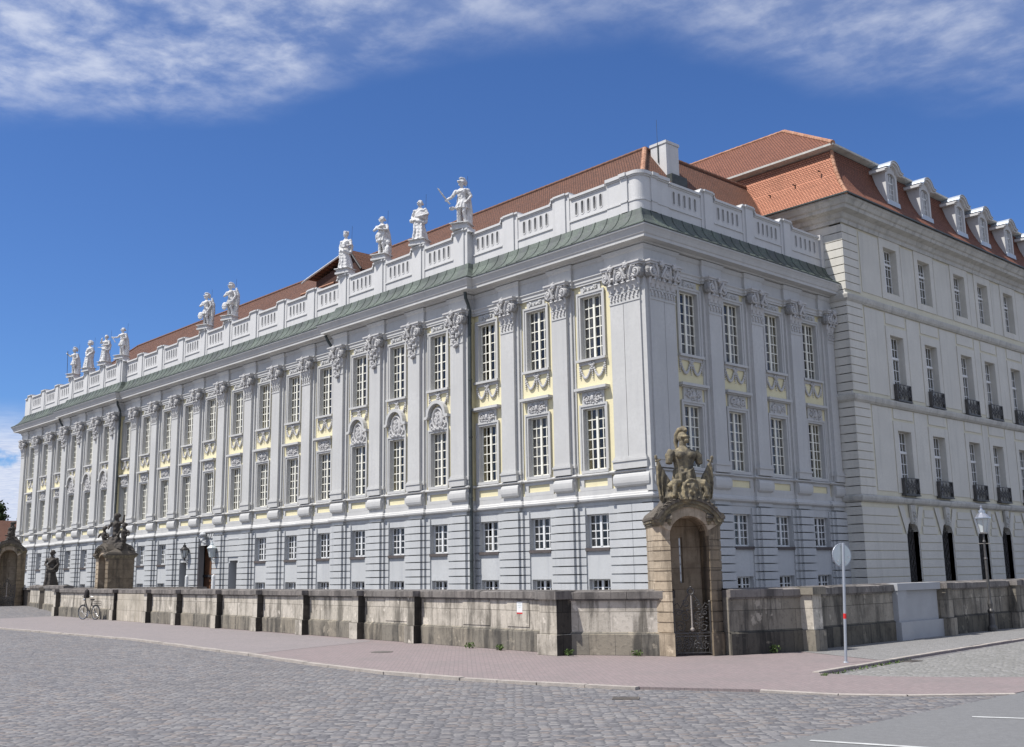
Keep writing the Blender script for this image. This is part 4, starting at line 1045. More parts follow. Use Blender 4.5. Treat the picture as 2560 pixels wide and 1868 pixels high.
build('wall_fields', mb, 'plaster_wing', wing, (WX, 0, 0), pi / 2)
mb = MB(); q = MB()
z = 5.32
while z < 18.0:
    z1 = min(z + 0.40, 18.16)
    if not (14.3 < z < 14.8 or 9.5 < z < 10.0):
        q.wbox(WY0 - 0.05, WY0 + 1.35, 0, 0.06, z, z1 - 0.04)
    z += 0.40
build('side_quoins', q, 'plaster_wing', wing, (WX, 0, 0), pi / 2)
q = MB(); z = 5.32
while z < 18.0:
    q.box(-0.3, WX - 0.002, WY0 - 0.05, WY0, z, min(z + 0.40, 18.16) - 0.04); z += 0.40
build('end_quoins', q, 'plaster_wing', wing)
RU_ = [MB() for _ in range(len(WC) + 1)]
for k in range(13):
    z0 = 0.05 + k * 0.395; z1 = z0 + 0.355
    if z1 > 4.95: continue
    for i in range(len(WC) + 1):
        a = WC[i - 1] + (0.66 if z0 < 3.4 else 0.95 + 0.35 * (z0 - 3.4)) if i else WY0 - 0.05
        b = WC[i] - (0.66 if z0 < 3.4 else 0.95 + 0.35 * (z0 - 3.4)) if i < len(WC) else WY1
        RU_[i].wbox(a, b, 0, 0.05, z0, z1)
for m in RU_: build('rusticated_pier', m, 'plaster_wing', wing, (WX, 0, 0), pi / 2)
q = MB()
for k in range(13):
    z0 = 0.05 + k * 0.395; q.box(-0.3, WX - 0.002, WY0 - 0.05, WY0, z0, min(z0 + 0.355, 4.95))
build('end_rustication', q, 'plaster_wing', wing)
for c in WC:
    q = MB(); keym = MB()
    ar = arc_pts(0.60, c, 3.55, pi, 0, 12)
    for a, b in zip(ar[:-1], ar[1:]): q.front([a, b, (b[0], 4.35), (a[0], 4.35)], -0.5, 0.03)
    for s in (-1, 1): q.wbox(c + s * 0.6 - 0.02, c + s * 0.6 + 0.02, -0.5, 0.03, 0.6, 4.3) ; q.front([(c + s * 0.62, 3.55), (c + s * 1.2, 4.9), (c + s * 0.75, 4.9), (c + s * 0.42, 4.0)], 0.03, 0.06)
    keym.front([(c - 0.14, 4.05), (c + 0.14, 4.05), (c + 0.24, 4.95), (c - 0.24, 4.95)], 0.03, 0.16)
    for i in range(8): keym.sphere((c + random.uniform(-.1, .1), -0.16, 4.15 + 0.07 * i), 0.08, 6, 4)
    g_ = build('ground_arch', q, 'plaster_wing', wing, (WX, 0, 0), pi / 2); build('keystone', keym, 'cornice_stone', g_)
# mouldings
WP = [(-8.5, WY0), (WX, WY0), (WX, WY1)]
def wmould(name, prof, mat):
    mb = MB(); mb.sweep(WP, prof); return build(name, mb, mat, wing)
wmould('lower_string', [(-0.1, 4.98), (0.08, 4.98), (0.16, 5.05), (0.20, 5.16), (0.20, 5.24), (0.03, 5.32), (-0.1, 5.32)], 'cornice_stone')
wmould('middle_string', [(-0.1, 9.58), (0.08, 9.58), (0.18, 9.68), (0.22, 9.82), (0.22, 9.90), (0.03, 9.97), (-0.1, 9.97)], 'cornice_stone')
wmould('upper_string', [(-0.1, 14.36), (0.08, 14.36), (0.16, 14.46), (0.20, 14.60), (0.20, 14.66), (0.03, 14.76), (-0.1, 14.76)], 'cornice_stone')
wmould('cornice', [(-0.1, 18.16), (0.10, 18.16), (0.12, 18.34), (0.22, 18.40), (0.30, 18.58), (0.62, 18.66), (0.66, 18.80), (0.74, 18.84), (0.84, 19.0), (0.92, 19.06), (0.92, 19.16), (-0.1, 19.18)], 'cornice_stone')
# windows
def tall_frame(hw, z0, z1, w=-0.30):
    mb = frame_mb(hw, z0, z1, 2, 6 if z1 - z0 > 2.8 else 5, w); zt = z0 + (z1 - z0) * 0.68
    mb.wbox(-hw + 0.05, hw - 0.05, w + 0.021, w + 0.05, zt - 0.06, zt + 0.06); return mb
FW = [tall_frame(HM, *z).mesh('frame_wing', 'frame_white') for z in (ZU, ZM, ZL)]
PW = [pane_me(HM, z[0], z[1], -0.325) for z in (ZU, ZM, ZL)]
CW = [curtain_me(HM, z[0], z[1], 0.5, 30 + i, -0.50) for i, z in enumerate((ZU, ZM, ZL))]
def railing_me(z0):
    mb = MB(); w = 0.20; h = 0.80
    for zz in (z0 + 0.04, z0 + h): mb.wbox(-0.70, 0.70, w - 0.02, w + 0.02, zz - 0.02, zz + 0.02)
    for s in (-1, 1): mb.wbox(s * 0.70 - 0.02, s * 0.70 + 0.02, 0, w + 0.02, z0 + 0.02, z0 + h); 
    for s in (-1, 1): mb.wbox(s * 0.70 - 0.015, s * 0.70 + 0.015, 0, w, z0 + h - 0.02, z0 + h)
    n = 4
    for i in range(n):
        x = -0.52 + i * 0.347
        mb.tube([(x - 0.17, -w, z0 + 0.06), (x + 0.17, -w, z0 + h - 0.04)], 0.015, 5); mb.tube([(x + 0.17, -w, z0 + 0.06), (x - 0.17, -w, z0 + h - 0.04)], 0.015, 5)
        mb.tube([(x + 0.11 * cos(a), -w - 0.01, z0 + 0.42 + 0.14 * sin(a)) for a in [2 * pi * j / 10 for j in range(10)]], 0.02, 5, closed=True)
    for i in range(5): mb.tube([(-0.7 + i * 0.35, -w, z0 + 0.05), (-0.7 + i * 0.35, -w, z0 + h)], 0.018, 5)
    mb.wbox(-0.74, 0.74, 0, w + 0.05, z0 - 0.04, z0 + 0.01)
    return mb.mesh('balcony_railing', 'iron_grey')
RAIL = [None, railing_me(ZM[0] + 0.02), railing_me(ZL[0] + 0.02)]
def grille_me():
    mb = MB(); w = -0.22
    for i in range(8):
        x = -0.52 + i * 0.1486; mb.tube([(x, -w, ZG[0]), (x, -w, 3.5 + 0.6 * sqrt(max(0, 1 - (x / 0.6) ** 2)))], 0.018, 5)
    for i in range(9):
        z = ZG[0] + 0.2 + i * 0.36
        for s in (-1, 1): mb.tube([(s * 0.28 + 0.14 * cos(a), -w - 0.01, z + 0.15 * sin(a)) for a in [2 * pi * j / 8 for j in range(8)]], 0.018, 5, closed=True)
    return mb.mesh('iron_grille', 'iron_grey')
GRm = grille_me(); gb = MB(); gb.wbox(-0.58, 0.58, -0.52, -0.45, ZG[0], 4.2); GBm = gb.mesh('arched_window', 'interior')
for c in WC:
    l, r = put('W', c, 0)
    for k, nm in enumerate(('top_window', 'tall_window', 'tall_window')):
        w_ = obj(nm, FW[k], wing, l, r); obj('pane', PW[k], w_)
        if wr.random() < 0.6: obj('curtain', CW[k], w_)
        if RAIL[k]: obj('balcony_railing', RAIL[k], w_)
    w_ = obj('arched_window', GBm, wing, l, r); obj('iron_grille', GRm, w_)
# mansard roof
BXk, BYk, BZk = 0.70, 13.62, 21.95                      # break of the roof
UX, UY, UZ = 0.98, 13.3, 22.18                          # overhanging upper edge
TX, TY, TZ = -3.95, 17.0, 25.4
EX, EY, EZ2 = 1.97, 12.43, 19.17
def bell(n=6):                                         # concave foot of the lower slope
    out = []
    for i in range(n + 1):
        t = i / n; f = 1 - (1 - t) ** 1.7; out.append((EX + (BXk - EX) * f, EY + (BYk - EY) * f, EZ2 + (BZk - EZ2) * t))
    return out
BL = bell(); R = RoofMB(); R2 = RoofMB()
vacc = 0.0
for a, b in zip(BL[:-1], BL[1:]):
    R.face([(-8.0, a[1], a[2]), (a[0], a[1], a[2]), (b[0], b[1], b[2]), (-8.0, b[1], b[2])])
    R2.face([(a[0], a[1], a[2]), (a[0], WY1, a[2]), (b[0], WY1, b[2]), (b[0], b[1], b[2])])
R3 = RoofMB(); R3.face([(-14, UY, UZ), (UX, UY, UZ), (TX, TY, TZ), (-14, TY, TZ)])
R2.face([(UX, UY, UZ), (UX, WY1, UZ), (TX, WY1, TZ), (TX, TY, TZ)])
R2.face([(-14, TY, TZ), (TX, TY, TZ), (TX, WY1, TZ), (-9, WY1, UZ), (-14, 21, UZ)])
mroof = R.build('mansard_roof', 'tiles_red', wing)
R2.build('long_slope', 'tiles_mid', mroof)
R3.build('upper_slope', 'tiles_mid', mroof)
mb = MB(); mb.sweep([(-13, UY), (UX, UY), (UX, WY1)], [(0.02, UZ), (0.02, UZ - 0.10), (-0.5, UZ - 0.22), (-0.5, UZ + 0.02)])
build('upper_eave', mb, 'cornice_stone', mroof)
mb = MB(); ridge(mb, (TX, TY, TZ), (-14, TY, TZ)); ridge(mb, (UX, UY, UZ), (TX, TY, TZ), 0.12)
for a, b in zip(BL[:-1], BL[1:]): ridge(mb, a, b, 0.10)
ridge(mb, (TX, TY, TZ), (TX, WY1, TZ))
build('ridge_tiles', mb, 'ridge_tile', mroof)
mb = MB(); mb.sweep([(-9, EY - 0.02), (EX + 0.02, EY - 0.02), (EX + 0.02, WY1)], [(0, 19.15), (0.06, 19.15), (0.06, 19.22), (0, 19.22)]); build('gutter', mb, 'lead_pipe', mroof)
mb = MB()
for x, z in ((-1.2, 20.6), (-2.6, 20.45), (0.2, 20.9)): mb.box(x - 0.04, x + 0.04, 13.05, 13.3, z, z + 0.02)
build('snow_hooks', mb, 'iron', mroof)
# dormers, facade coordinates around x = 1.0
def dormer_parts():
    zb, zs, zt = 19.98, 21.42, 21.62; hw, ho = 0.58, 0.36
    body = MB()
    body.wbox(-hw, -ho, -0.22, 0.02, zb, zt + 0.12); body.wbox(ho, hw, -0.22, 0.02, zb, zt + 0.12); body.wbox(-ho, ho, -0.22, 0.02, zb, zb + 0.20)
    ar = [(x, zs + (z - zs) * 0.5) for x, z in arc_pts(ho, 0, zs, pi, 0, 10)]
    for a, b in zip(ar[:-1], ar[1:]): body.front([a, b, (b[0], 21.95), (a[0], 21.95)], -0.22, 0.02)
    for s in (-1, 1):
        x0, x1 = sorted((s * (hw - 0.10), s * (hw - 0.002))); body.wbox(x0, x1, -2.2, -0.22, 19.8, zt + 0.1)
        body.wbox(*sorted((s * ho, s * (ho + 0.09))), 0.02, 0.05, zb + 0.18, zs)
    hood = MB()
    prof = [(-0.86, 21.70), (-0.62, 21.73)] + arc_pts(0.56, 0, 21.62, radians(158), radians(22), 14) + [(0.62, 21.73), (0.86, 21.70)]
    low = [(-0.86, 21.56), (-0.54, 21.57)] + arc_pts(0.42, 0, 21.55, radians(158), radians(22), 14) + [(0.54, 21.57), (0.86, 21.56)]
    mid = [((p[0] + q[0]) / 2, (p[1] + q[1]) / 2) for p, q in zip(prof, low)]
    for i in range(len(prof) - 1): hood.front([low[i], low[i + 1], mid[i + 1], mid[i]], -2.4, 0.16); hood.front([mid[i], mid[i + 1], prof[i + 1], prof[i]], -2.4, 0.26)
    cap = MB(); p2 = [(x * 1.03, z + 0.035) for x, z in prof]
    for i in range(len(prof) - 1): cap.front([prof[i], prof[i + 1], p2[i + 1], p2[i]], -2.5, 0.30)
    fr = MB()
    for x in (-ho, ho - 0.05): fr.wbox(x, x + 0.05, -0.12, -0.07, zb + 0.2, zs + 0.05)
    fr.wbox(-0.025, 0.025, -0.12, -0.06, zb + 0.2, zs + 0.16); fr.wbox(-ho, ho, -0.12, -0.07, 21.08, 21.14); fr.wbox(-ho, ho, -0.12, -0.07, zb + 0.2, zb + 0.26)
    for x in (-0.17, 0.17): fr.wbox(x - 0.012, x + 0.012, -0.11, -0.08, zb + 0.26, zs + 0.1)
    for z in (20.52, 20.80): fr.wbox(-ho + 0.05, ho - 0.05, -0.11, -0.08, z - 0.012, z + 0.012)
    pn = MB(); pn.add([(-ho, 0.11, zb + 0.2), (ho, 0.11, zb + 0.2), (ho, 0.11, 21.62), (-ho, 0.11, 21.62)], [(0, 1, 2, 3)])
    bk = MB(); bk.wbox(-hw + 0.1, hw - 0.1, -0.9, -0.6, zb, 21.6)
    ap = MB(); ap.front([(-0.66, 19.86), (0.66, 19.86), (0.60, 20.10), (-0.60, 20.10)], 0.02, 0.09)
    return body.mesh('dormer', 'plaster_white'), hood.mesh('hood', 'plaster_white'), cap.mesh('hood_sheet', 'zinc'), fr.mesh('frame', 'frame_white'), pn.mesh('pane', 'window_glass', fix=False), bk.mesh('dormer_back', 'interior'), ap.mesh('apron', 'zinc')
D = dormer_parts()
for c in WC:
    l, r = put('W', c, 0.43)
    d_ = obj('dormer', D[0], wing, l, r)
    for nm, me in zip(('hood', 'hood_sheet', 'frame', 'pane', 'dark_interior', 'apron'), D[1:]): obj(nm, me, d_)
# ------------------------------------------------------------------ carved figures
def head(mb, c, s, yaw=0.0, kind='hair'):
    Rm = Matrix.Rotation(yaw, 3, 'Z')
    def at(p): q = Rm @ (Vector(p) * s); return (c[0] + q.x, c[1] + q.y, c[2] + q.z)
    mb.sphere(c, (0.088 * s, 0.105 * s, 0.132 * s), 10, 8, Rm)
    mb.sphere(at((0, -0.08, -0.075)), 0.052 * s, 8, 6)                         # jaw
    mb.tube([at((0, -0.095, 0.03)), at((0, -0.128, -0.03)), at((0, -0.10, -0.04))], [0.016 * s, 0.024 * s, 0.014 * s], 6)   # nose
    for q in (-1, 1):
        mb.sphere(at((q * 0.038, -0.098, 0.035)), 0.017 * s, 6, 4); mb.sphere(at((q * 0.09, 0.0, 0.0)), (0.018 * s, 0.03 * s, 0.038 * s), 6, 4)
    mb.tube([at((-0.03, -0.10, -0.065)), at((0.03, -0.10, -0.065))], 0.013 * s, 5)
    if kind == 'hair':
        mb.sphere(at((0, 0.03, 0.035)), (0.108 * s, 0.112 * s, 0.118 * s), 10, 6, Rm); mb.sphere(at((0, 0.13, -0.01)), 0.065 * s, 8, 6)
    elif kind == 'crown':
        mb.sphere(at((0, 0.03, 0.025)), (0.108 * s, 0.112 * s, 0.108 * s), 10, 6, Rm)
        for i in range(8): mb.tube([at((0.09 * cos(i * pi / 4), 0.02 + 0.09 * sin(i * pi / 4), 0.08)), at((0.105 * cos(i * pi / 4), 0.02 + 0.105 * sin(i * pi / 4), 0.20))], [0.035 * s, 0.012 * s], 5)
    else:
        mb.sphere(at((0, 0.015, 0.045)), (0.118 * s, 0.132 * s, 0.118 * s), 12, 8, Rm)
        mb.tube([at((-0.08, -0.10, 0.055)), at((0, -0.16, 0.065)), at((0.08, -0.10, 0.055))], 0.026 * s, 6)
        mb.tube([at((0, -0.10 + 0.0, 0.17)), at((0, -0.03, 0.225)), at((0, 0.08, 0.215)), at((0, 0.16, 0.12)), at((0, 0.17, -0.02)), at((0, 0.14, -0.12))], [0.03 * s, 0.055 * s, 0.06 * s, 0.055 * s, 0.045 * s, 0.02 * s], 8)
def arm(mb, pts, s, r=(0.072, 0.058, 0.042)):
    pts = [Vector(p) * s for p in pts]
    mb.tube([pts[0], (pts[0] + pts[1]) / 2, pts[1], (pts[1] + pts[2]) / 2, pts[2]], [r[0] * s, r[0] * s * 0.95, r[1] * s, r[1] * s * 0.95, r[2] * s], 8)
    mb.sphere(pts[0], r[0] * 1.2 * s, 8, 6)
    d = (pts[2] - pts[1]).normalized(); h = pts[2] + d * 0.05 * s
    mb.sphere(h, (0.045 * s, 0.035 * s, 0.055 * s), 8, 6)
    x = d.cross(Vector((0, 1, 0.2))).normalized()
    for k in range(4): mb.tube([h + x * (k - 1.5) * 0.02 * s, h + x * (k - 1.5) * 0.022 * s + d * (0.07 - 0.012 * abs(k - 1.3)) * s], [0.013 * s, 0.010 * s], 5)
    mb.tube([h - x * 0.03 * s, h - x * 0.055 * s + d * 0.035 * s], [0.015 * s, 0.011 * s], 5)
def torso(mb, s, hip=0.04, armour=False):
    P = [(0.17, 0.13, 0.98, hip, 0), (0.175, 0.135, 1.05, hip, 0), (0.14, 0.11, 1.17, hip * 0.6, 0), (0.165, 0.125, 1.30, 0, -0.01), (0.19, 0.13, 1.40, 0, -0.01), (0.20, 0.115, 1.48, 0, 0), (0.12, 0.09, 1.55, 0, 0), (0.062, 0.065, 1.59, 0, 0), (0.055, 0.06, 1.70, 0, -0.01)]
    mb.lathe([tuple(q * s for q in p) for p in P], n=14)
    if armour:
        for q in (-1, 1): mb.sphere((q * 0.08 * s, -0.10 * s, 1.40 * s), (0.085 * s, 0.05 * s, 0.065 * s), 8, 6); mb.sphere((q * 0.215 * s, 0, 1.47 * s), (0.09 * s, 0.09 * s, 0.08 * s), 8, 6)
        for i in range(3):
            for q in (-1, 1): mb.sphere((q * 0.045 * s, -0.105 * s, (1.28 - i * 0.07) * s), (0.042 * s, 0.03 * s, 0.035 * s), 6, 4)
def robe(mb, s, seed, hip=0.04, hem=0.30, folds=7):
    rr = random.Random(seed); ph = rr.uniform(0, 6)
    P = [(hem * 1.06, hem * 0.9, 0.0, 0, 0), (hem * 0.98, hem * 0.82, 0.10, 0, 0), (hem * 0.86, hem * 0.72, 0.35, 0.01, 0), (0.235, 0.20, 0.62, hip * 0.6, -0.01), (0.225, 0.19, 0.85, hip, 0), (0.20, 0.155, 1.02, hip, 0), (0.155, 0.12, 1.16, hip * 0.6, 0)]
    mb.lathe([tuple(q * s for q in p) for p in P], n=36, fold=lambda a, z: 0.11 * sin(folds * a + ph + z * 1.7) * max(0.25, 1 - z / s * 0.6) + 0.05 * sin(3 * a - z * 3))
    # mantle: twisted swag round the hips and up over one shoulder
    mb.tube([(-0.20 * s + hip, 0.02, 1.05 * s), (-0.1 * s, -0.17 * s, 0.98 * s), (0.08 * s, -0.19 * s, 0.88 * s), (0.22 * s, -0.08 * s, 0.80 * s), (0.25 * s, 0.06 * s, 0.86 * s)], [0.05 * s, 0.075 * s, 0.085 * s, 0.08 * s, 0.05 * s], 8)
    mb.tube([(0.22 * s, 0.05 * s, 0.85 * s), (0.20 * s, 0.12 * s, 1.2 * s), (0.16 * s, 0.05 * s, 1.48 * s), (0.06 * s, -0.12 * s, 1.38 * s), (-0.08 * s, -0.15 * s, 1.22 * s), (-0.17 * s, -0.05 * s, 1.08 * s)], [0.07 * s, 0.09 * s, 0.085 * s, 0.06 * s, 0.05 * s, 0.04 * s], 8)
    for k in range(4):
        x = rr.uniform(-0.16, 0.18); mb.tube([(x * s, -0.19 * s, 0.85 * s), ((x * 1.1 + 0.02) * s, -0.22 * s, 0.5 * s), ((x * 1.3) * s, -0.25 * s, 0.05 * s)], [0.02 * s, 0.035 * s, 0.045 * s], 6)
    for q in (-1, 1): mb.sphere((q * 0.10 * s, -hem * 0.9 * s, 0.03 * s), (0.05 * s, 0.10 * s, 0.04 * s), 8, 5)
def warrior_lower(mb, s, hip=0.03, trunk=1):
    for q in (-1, 1):
        k = 0.06 if q > 0 else -0.02
        mb.tube([(q * 0.09 * s + hip * s, 0, 0.95 * s), ((q * 0.105) * s, -0.03 * s - k * s, 0.52 * s), (q * 0.115 * s, 0.02 * s, 0.30 * s), (q * 0.12 * s, 0.0, 0.06 * s)], [0.105 * s, 0.068 * s, 0.072 * s, 0.045 * s], 8)
        mb.sphere((q * 0.125 * s, -0.07 * s, 0.04 * s), (0.05 * s, 0.13 * s, 0.045 * s), 8, 5)
    mb.lathe([(0.25 * s, 0.20 * s, 0.70 * s, 0, 0), (0.225 * s, 0.18 * s, 0.82 * s, 0, 0), (0.18 * s, 0.14 * s, 1.0 * s, hip * s, 0), (0.15 * s, 0.12 * s, 1.12 * s, hip * s, 0)], n=36, fold=lambda a, z: 0.12 * sin(12 * a) if z < 0.95 * s else 0.02)
    mb.tube([(trunk * 0.2 * s, 0.16 * s, 0.0), (trunk * 0.17 * s, 0.15 * s, 0.4 * s), (trunk * 0.15 * s, 0.12 * s, 0.75 * s)], [0.14 * s, 0.11 * s, 0.08 * s], 9)
    # cape
    mb.tube([(-0.12 * s, 0.10 * s, 1.50 * s), (-0.16 * s, 0.16 * s, 1.1 * s), (-0.17 * s, 0.2 * s, 0.6 * s), (-0.16 * s, 0.2 * s, 0.1 * s)], [0.07 * s, 0.1 * s, 0.11 * s, 0.12 * s], 8)
    mb.tube([(0.14 * s, 0.09 * s, 1.50 * s), (0.2 * s, 0.15 * s, 1.1 * s), (0.24 * s, 0.18 * s, 0.6 * s), (0.22 * s, 0.2 * s, 0.1 * s)], [0.08 * s, 0.1 * s, 0.1 * s, 0.1 * s], 8)
    mb.tube([(-0.15 * s, -0.08 * s, 1.46 * s), (0.0, -0.135 * s, 1.40 * s), (0.18 * s, -0.06 * s, 1.50 * s)], [0.045 * s, 0.05 * s, 0.055 * s], 7)
def statue_mesh(kind, seed, mat='statue_stone', s=1.0, voxel=0.019):
    mb = MB(); z = 0.0
    warrior = kind in ('baton', 'shield', 'bow', 'spear', 'cape')
    if warrior: warrior_lower(mb, s, 0.03, 1); torso(mb, s, 0.03, True)
    elif kind == 'crossed':
        warrior_lower(mb, s, 0.04, 1); torso(mb, s, 0.04); mb.sphere((0.26 * s, 0.06 * s, 0.62 * s), (0.14 * s, 0.14 * s, 0.2 * s), 8, 6); mb.sphere((0.28 * s, 0.0, 0.25 * s), (0.12 * s, 0.12 * s, 0.26 * s), 8, 6)
        mb.lathe([(0.22 * s, 0.17 * s, 0.85 * s, -0.05 * s, 0), (0.26 * s, 0.2 * s, 1.0 * s, -0.03 * s, 0), (0.20 * s, 0.16 * s, 1.2 * s, 0, 0)], n=30, fold=lambda a, z: 0.1 * sin(8 * a))
    else: robe(mb, s, seed, 0.05 if seed % 2 else -0.04, 0.31); torso(mb, s, 0.05 if seed % 2 else -0.04)
    S1, S2 = (-0.23, 0, 1.46), (0.23, 0, 1.46)
    yaw = {'baton': -0.7, 'shield': -0.5, 'bow': -0.6, 'crossed': -0.7, 'spear': -0.3, 'chin': 0.3, 'book': -0.2}.get(kind, -0.35)
    hd = 'helmet' if kind in ('baton', 'shield', 'bow', 'spear') else ('crown' if kind == 'book' else 'hair')
    if kind == 'profile': hd = 'helmet'; yaw = -0.9
    head(mb, (0, -0.02 * s, 1.80 * s), s, yaw, hd)
    if kind == 'baton':
        arm(mb, [S1, (-0.36, -0.08, 1.22), (-0.46, -0.28, 1.04)], s); arm(mb, [S2, (0.34, 0.02, 1.2), (0.24, -0.1, 0.98)], s)
        mb.tube([(-0.36 * s, -0.22 * s, 0.86 * s), (-0.48 * s, -0.32 * s, 1.06 * s), (-0.72 * s, -0.5 * s, 1.50 * s)], [0.035 * s, 0.035 * s, 0.028 * s], 6); mb.sphere((-0.33 * s, -0.12 * s, 0.72 * s), (0.12 * s, 0.1 * s, 0.08 * s), 8, 5)
    elif kind in ('shield', 'bow'):
        arm(mb, [S1, (-0.32, -0.12, 1.24), (0.02, -0.24, 1.26)], s); arm(mb, [S2, (0.34, -0.02, 1.2), (0.26, -0.14, 0.9)], s)
        mb.sphere((-0.2 * s, -0.2 * s, 0.62 * s), (0.18 * s, 0.06 * s, 0.24 * s), 10, 6)
        if kind == 'shield': mb.sphere((0.2 * s, -0.16 * s, 0.82 * s), 0.11 * s, 8, 6)
        mb.tube([(0.24 * s, 0.12 * s, 1.72 * s), (0.34 * s, 0.14 * s, 1.3 * s), (0.36 * s, 0.12 * s, 0.8 * s), (0.3 * s, 0.1 * s, 0.3 * s)], [0.05 * s, 0.09 * s, 0.10 * s, 0.06 * s], 8)
    elif kind == 'hip':
        arm(mb, [S1, (-0.36, 0.02, 1.2), (-0.24, -0.14, 1.02)], s); arm(mb, [S2, (0.36, -0.02, 1.22), (0.12, -0.22, 1.10)], s)
        mb.sphere((-0.3 * s, -0.1 * s, 0.98 * s), (0.11 * s, 0.1 * s, 0.11 * s), 8, 6)
        mb.lathe([(0.20 * s, 0.17 * s, 1.0 * s, 0.05 * s, -0.02 * s), (0.27 * s, 0.21 * s, 1.12 * s, 0.04 * s, -0.02 * s), (0.22 * s, 0.17 * s, 1.34 * s, 0, 0)], n=30, fold=lambda a, z: 0.12 * sin(6 * a + z * 6))
    elif kind == 'crossed':
        arm(mb, [S1, (-0.30, -0.14, 1.26), (0.06, -0.22, 1.38)], s); arm(mb, [S2, (0.35, -0.08, 1.22), (0.02, -0.22, 1.26)], s)
    elif kind == 'book':
        arm(mb, [S1, (-0.29, 0.0, 1.18), (-0.2, -0.16, 0.94)], s); arm(mb, [S2, (0.33, -0.06, 1.2), (0.14, -0.26, 1.12)], s)
        mb.box(0.02 * s, 0.2 * s, -0.33 * s, -0.22 * s, 1.02 * s, 1.24 * s); mb.box(-0.34 * s, -0.26 * s, -0.06 * s, 0.1 * s, 0.6 * s, 1.3 * s)
    elif kind == 'spear':
        arm(mb, [S1, (-0.36, -0.05, 1.38), (-0.50, -0.16, 1.56)], s); arm(mb, [S2, (0.33, -0.03, 1.2), (0.2, -0.18, 1.06)], s)
    elif kind == 'cape':
        arm(mb, [S1, (-0.34, -0.08, 1.3), (-0.5, -0.24, 1.28)], s); arm(mb, [S2, (0.33, -0.03, 1.2), (0.14, -0.2, 1.12)], s)
        mb.tube([(-0.56 * s, -0.3 * s, 1.34 * s), (-0.36 * s, -0.2 * s, 0.92 * s)], 0.03 * s, 6)
    elif kind == 'chin':
        arm(mb, [S1, (-0.32, -0.14, 1.36), (-0.1, -0.24, 1.6)], s); arm(mb, [S2, (0.33, -0.05, 1.2), (0.02, -0.24, 1.14)], s)
        mb.tube([(-0.5 * s, -0.2 * s, 1.08 * s), (-0.1 * s, -0.22 * s, 1.02 * s)], 0.03 * s, 6)
    else:
        arm(mb, [S1, (-0.30, -0.06, 1.2), (-0.06, -0.2, 1.06)], s); arm(mb, [S2, (0.31, 0, 1.18), (0.2, -0.16, 0.98)], s)
    mb.box(-0.36 * s, 0.36 * s, -0.34 * s, 0.3 * s, -0.02, 0.02)
    return carve(mb, 'figure', mat, voxel, 1, 0.012)
PLINTH = MB(); PLINTH.box(-0.46, 0.46, -0.36, 0.34, 0.0, 0.10); PLINTH.box(-0.39, 0.39, -0.34, 0.30, 0.10, 0.27)
PLm = PLINTH.mesh('plinth', 'plaster_white')
GRP = 'white stone statues along the roof balustrade'
ST = [(-10.72, 'baton', 'white stone warrior in plumed helmet holding a short baton, nearest the palace corner', 0.5),
      (-13.93, 'hip', 'white stone woman in billowing gathered robe, second statue from the palace corner', 0.4),
      (-17.12, 'crossed', 'white stone bare-legged figure with arms across the chest beside a stump', 0.35),
      (-20.40, 'book', 'white stone crowned figure in long robe holding a book before the roof house', 0.3),
      (-33.70, 'shield', 'white stone helmeted warrior with oval shield, right one of the middle pair', 0.35),
      (-36.95, 'bow', 'white stone helmeted warrior, left one of the middle pair', 0.35),
      (-49.42, 'cape', 'white stone bare-headed man in long cape pointing a staff down', 0.35),
      (-52.45, 'chin', 'white stone robed figure raising a hand to its chin', 0.3),
      (-55.60, 'profile', 'white stone robed figure in plain cap, between the chin-holder and the spearman', 0.2),
      (-58.72, 'spear', 'white stone helmeted warrior holding a long upright spear, farthest from the corner', 0.3)]
for i, (x, kind, lab, ry) in enumerate(ST):
    o = off(x); t = thing('statue', lab, 'statue', (x, -o + 0.12, 17.852), ry, GRP)
    obj('plinth', PLm, t)
    f_ = obj('figure', statue_mesh(kind, i + 1, s=1.08 if i else 1.14), t, (0, 0, 0.27)); f_.scale = (1.16, 1.2, 1.0)
    if kind == 'spear':
        mb = MB(); mb.tube([(-0.46, -0.25, 0.1), (-0.58, -0.22, 2.0)], 0.02, 6); mb.sphere((-0.585, -0.22, 2.08), (0.05, 0.02, 0.14), 6, 5); mb.tube([(-0.66, -0.22, 1.9), (-0.5, -0.22, 1.9)], 0.02, 5); build('spear', mb, 'statue_dark', t)
    mb = MB(); mb.tube([(0.16, 0.26, 0.2), (0.18, 0.26, 2.0), (0.2, 0.26, 2.75)], 0.007, 5); build('lightning_rod', mb, 'iron', t)

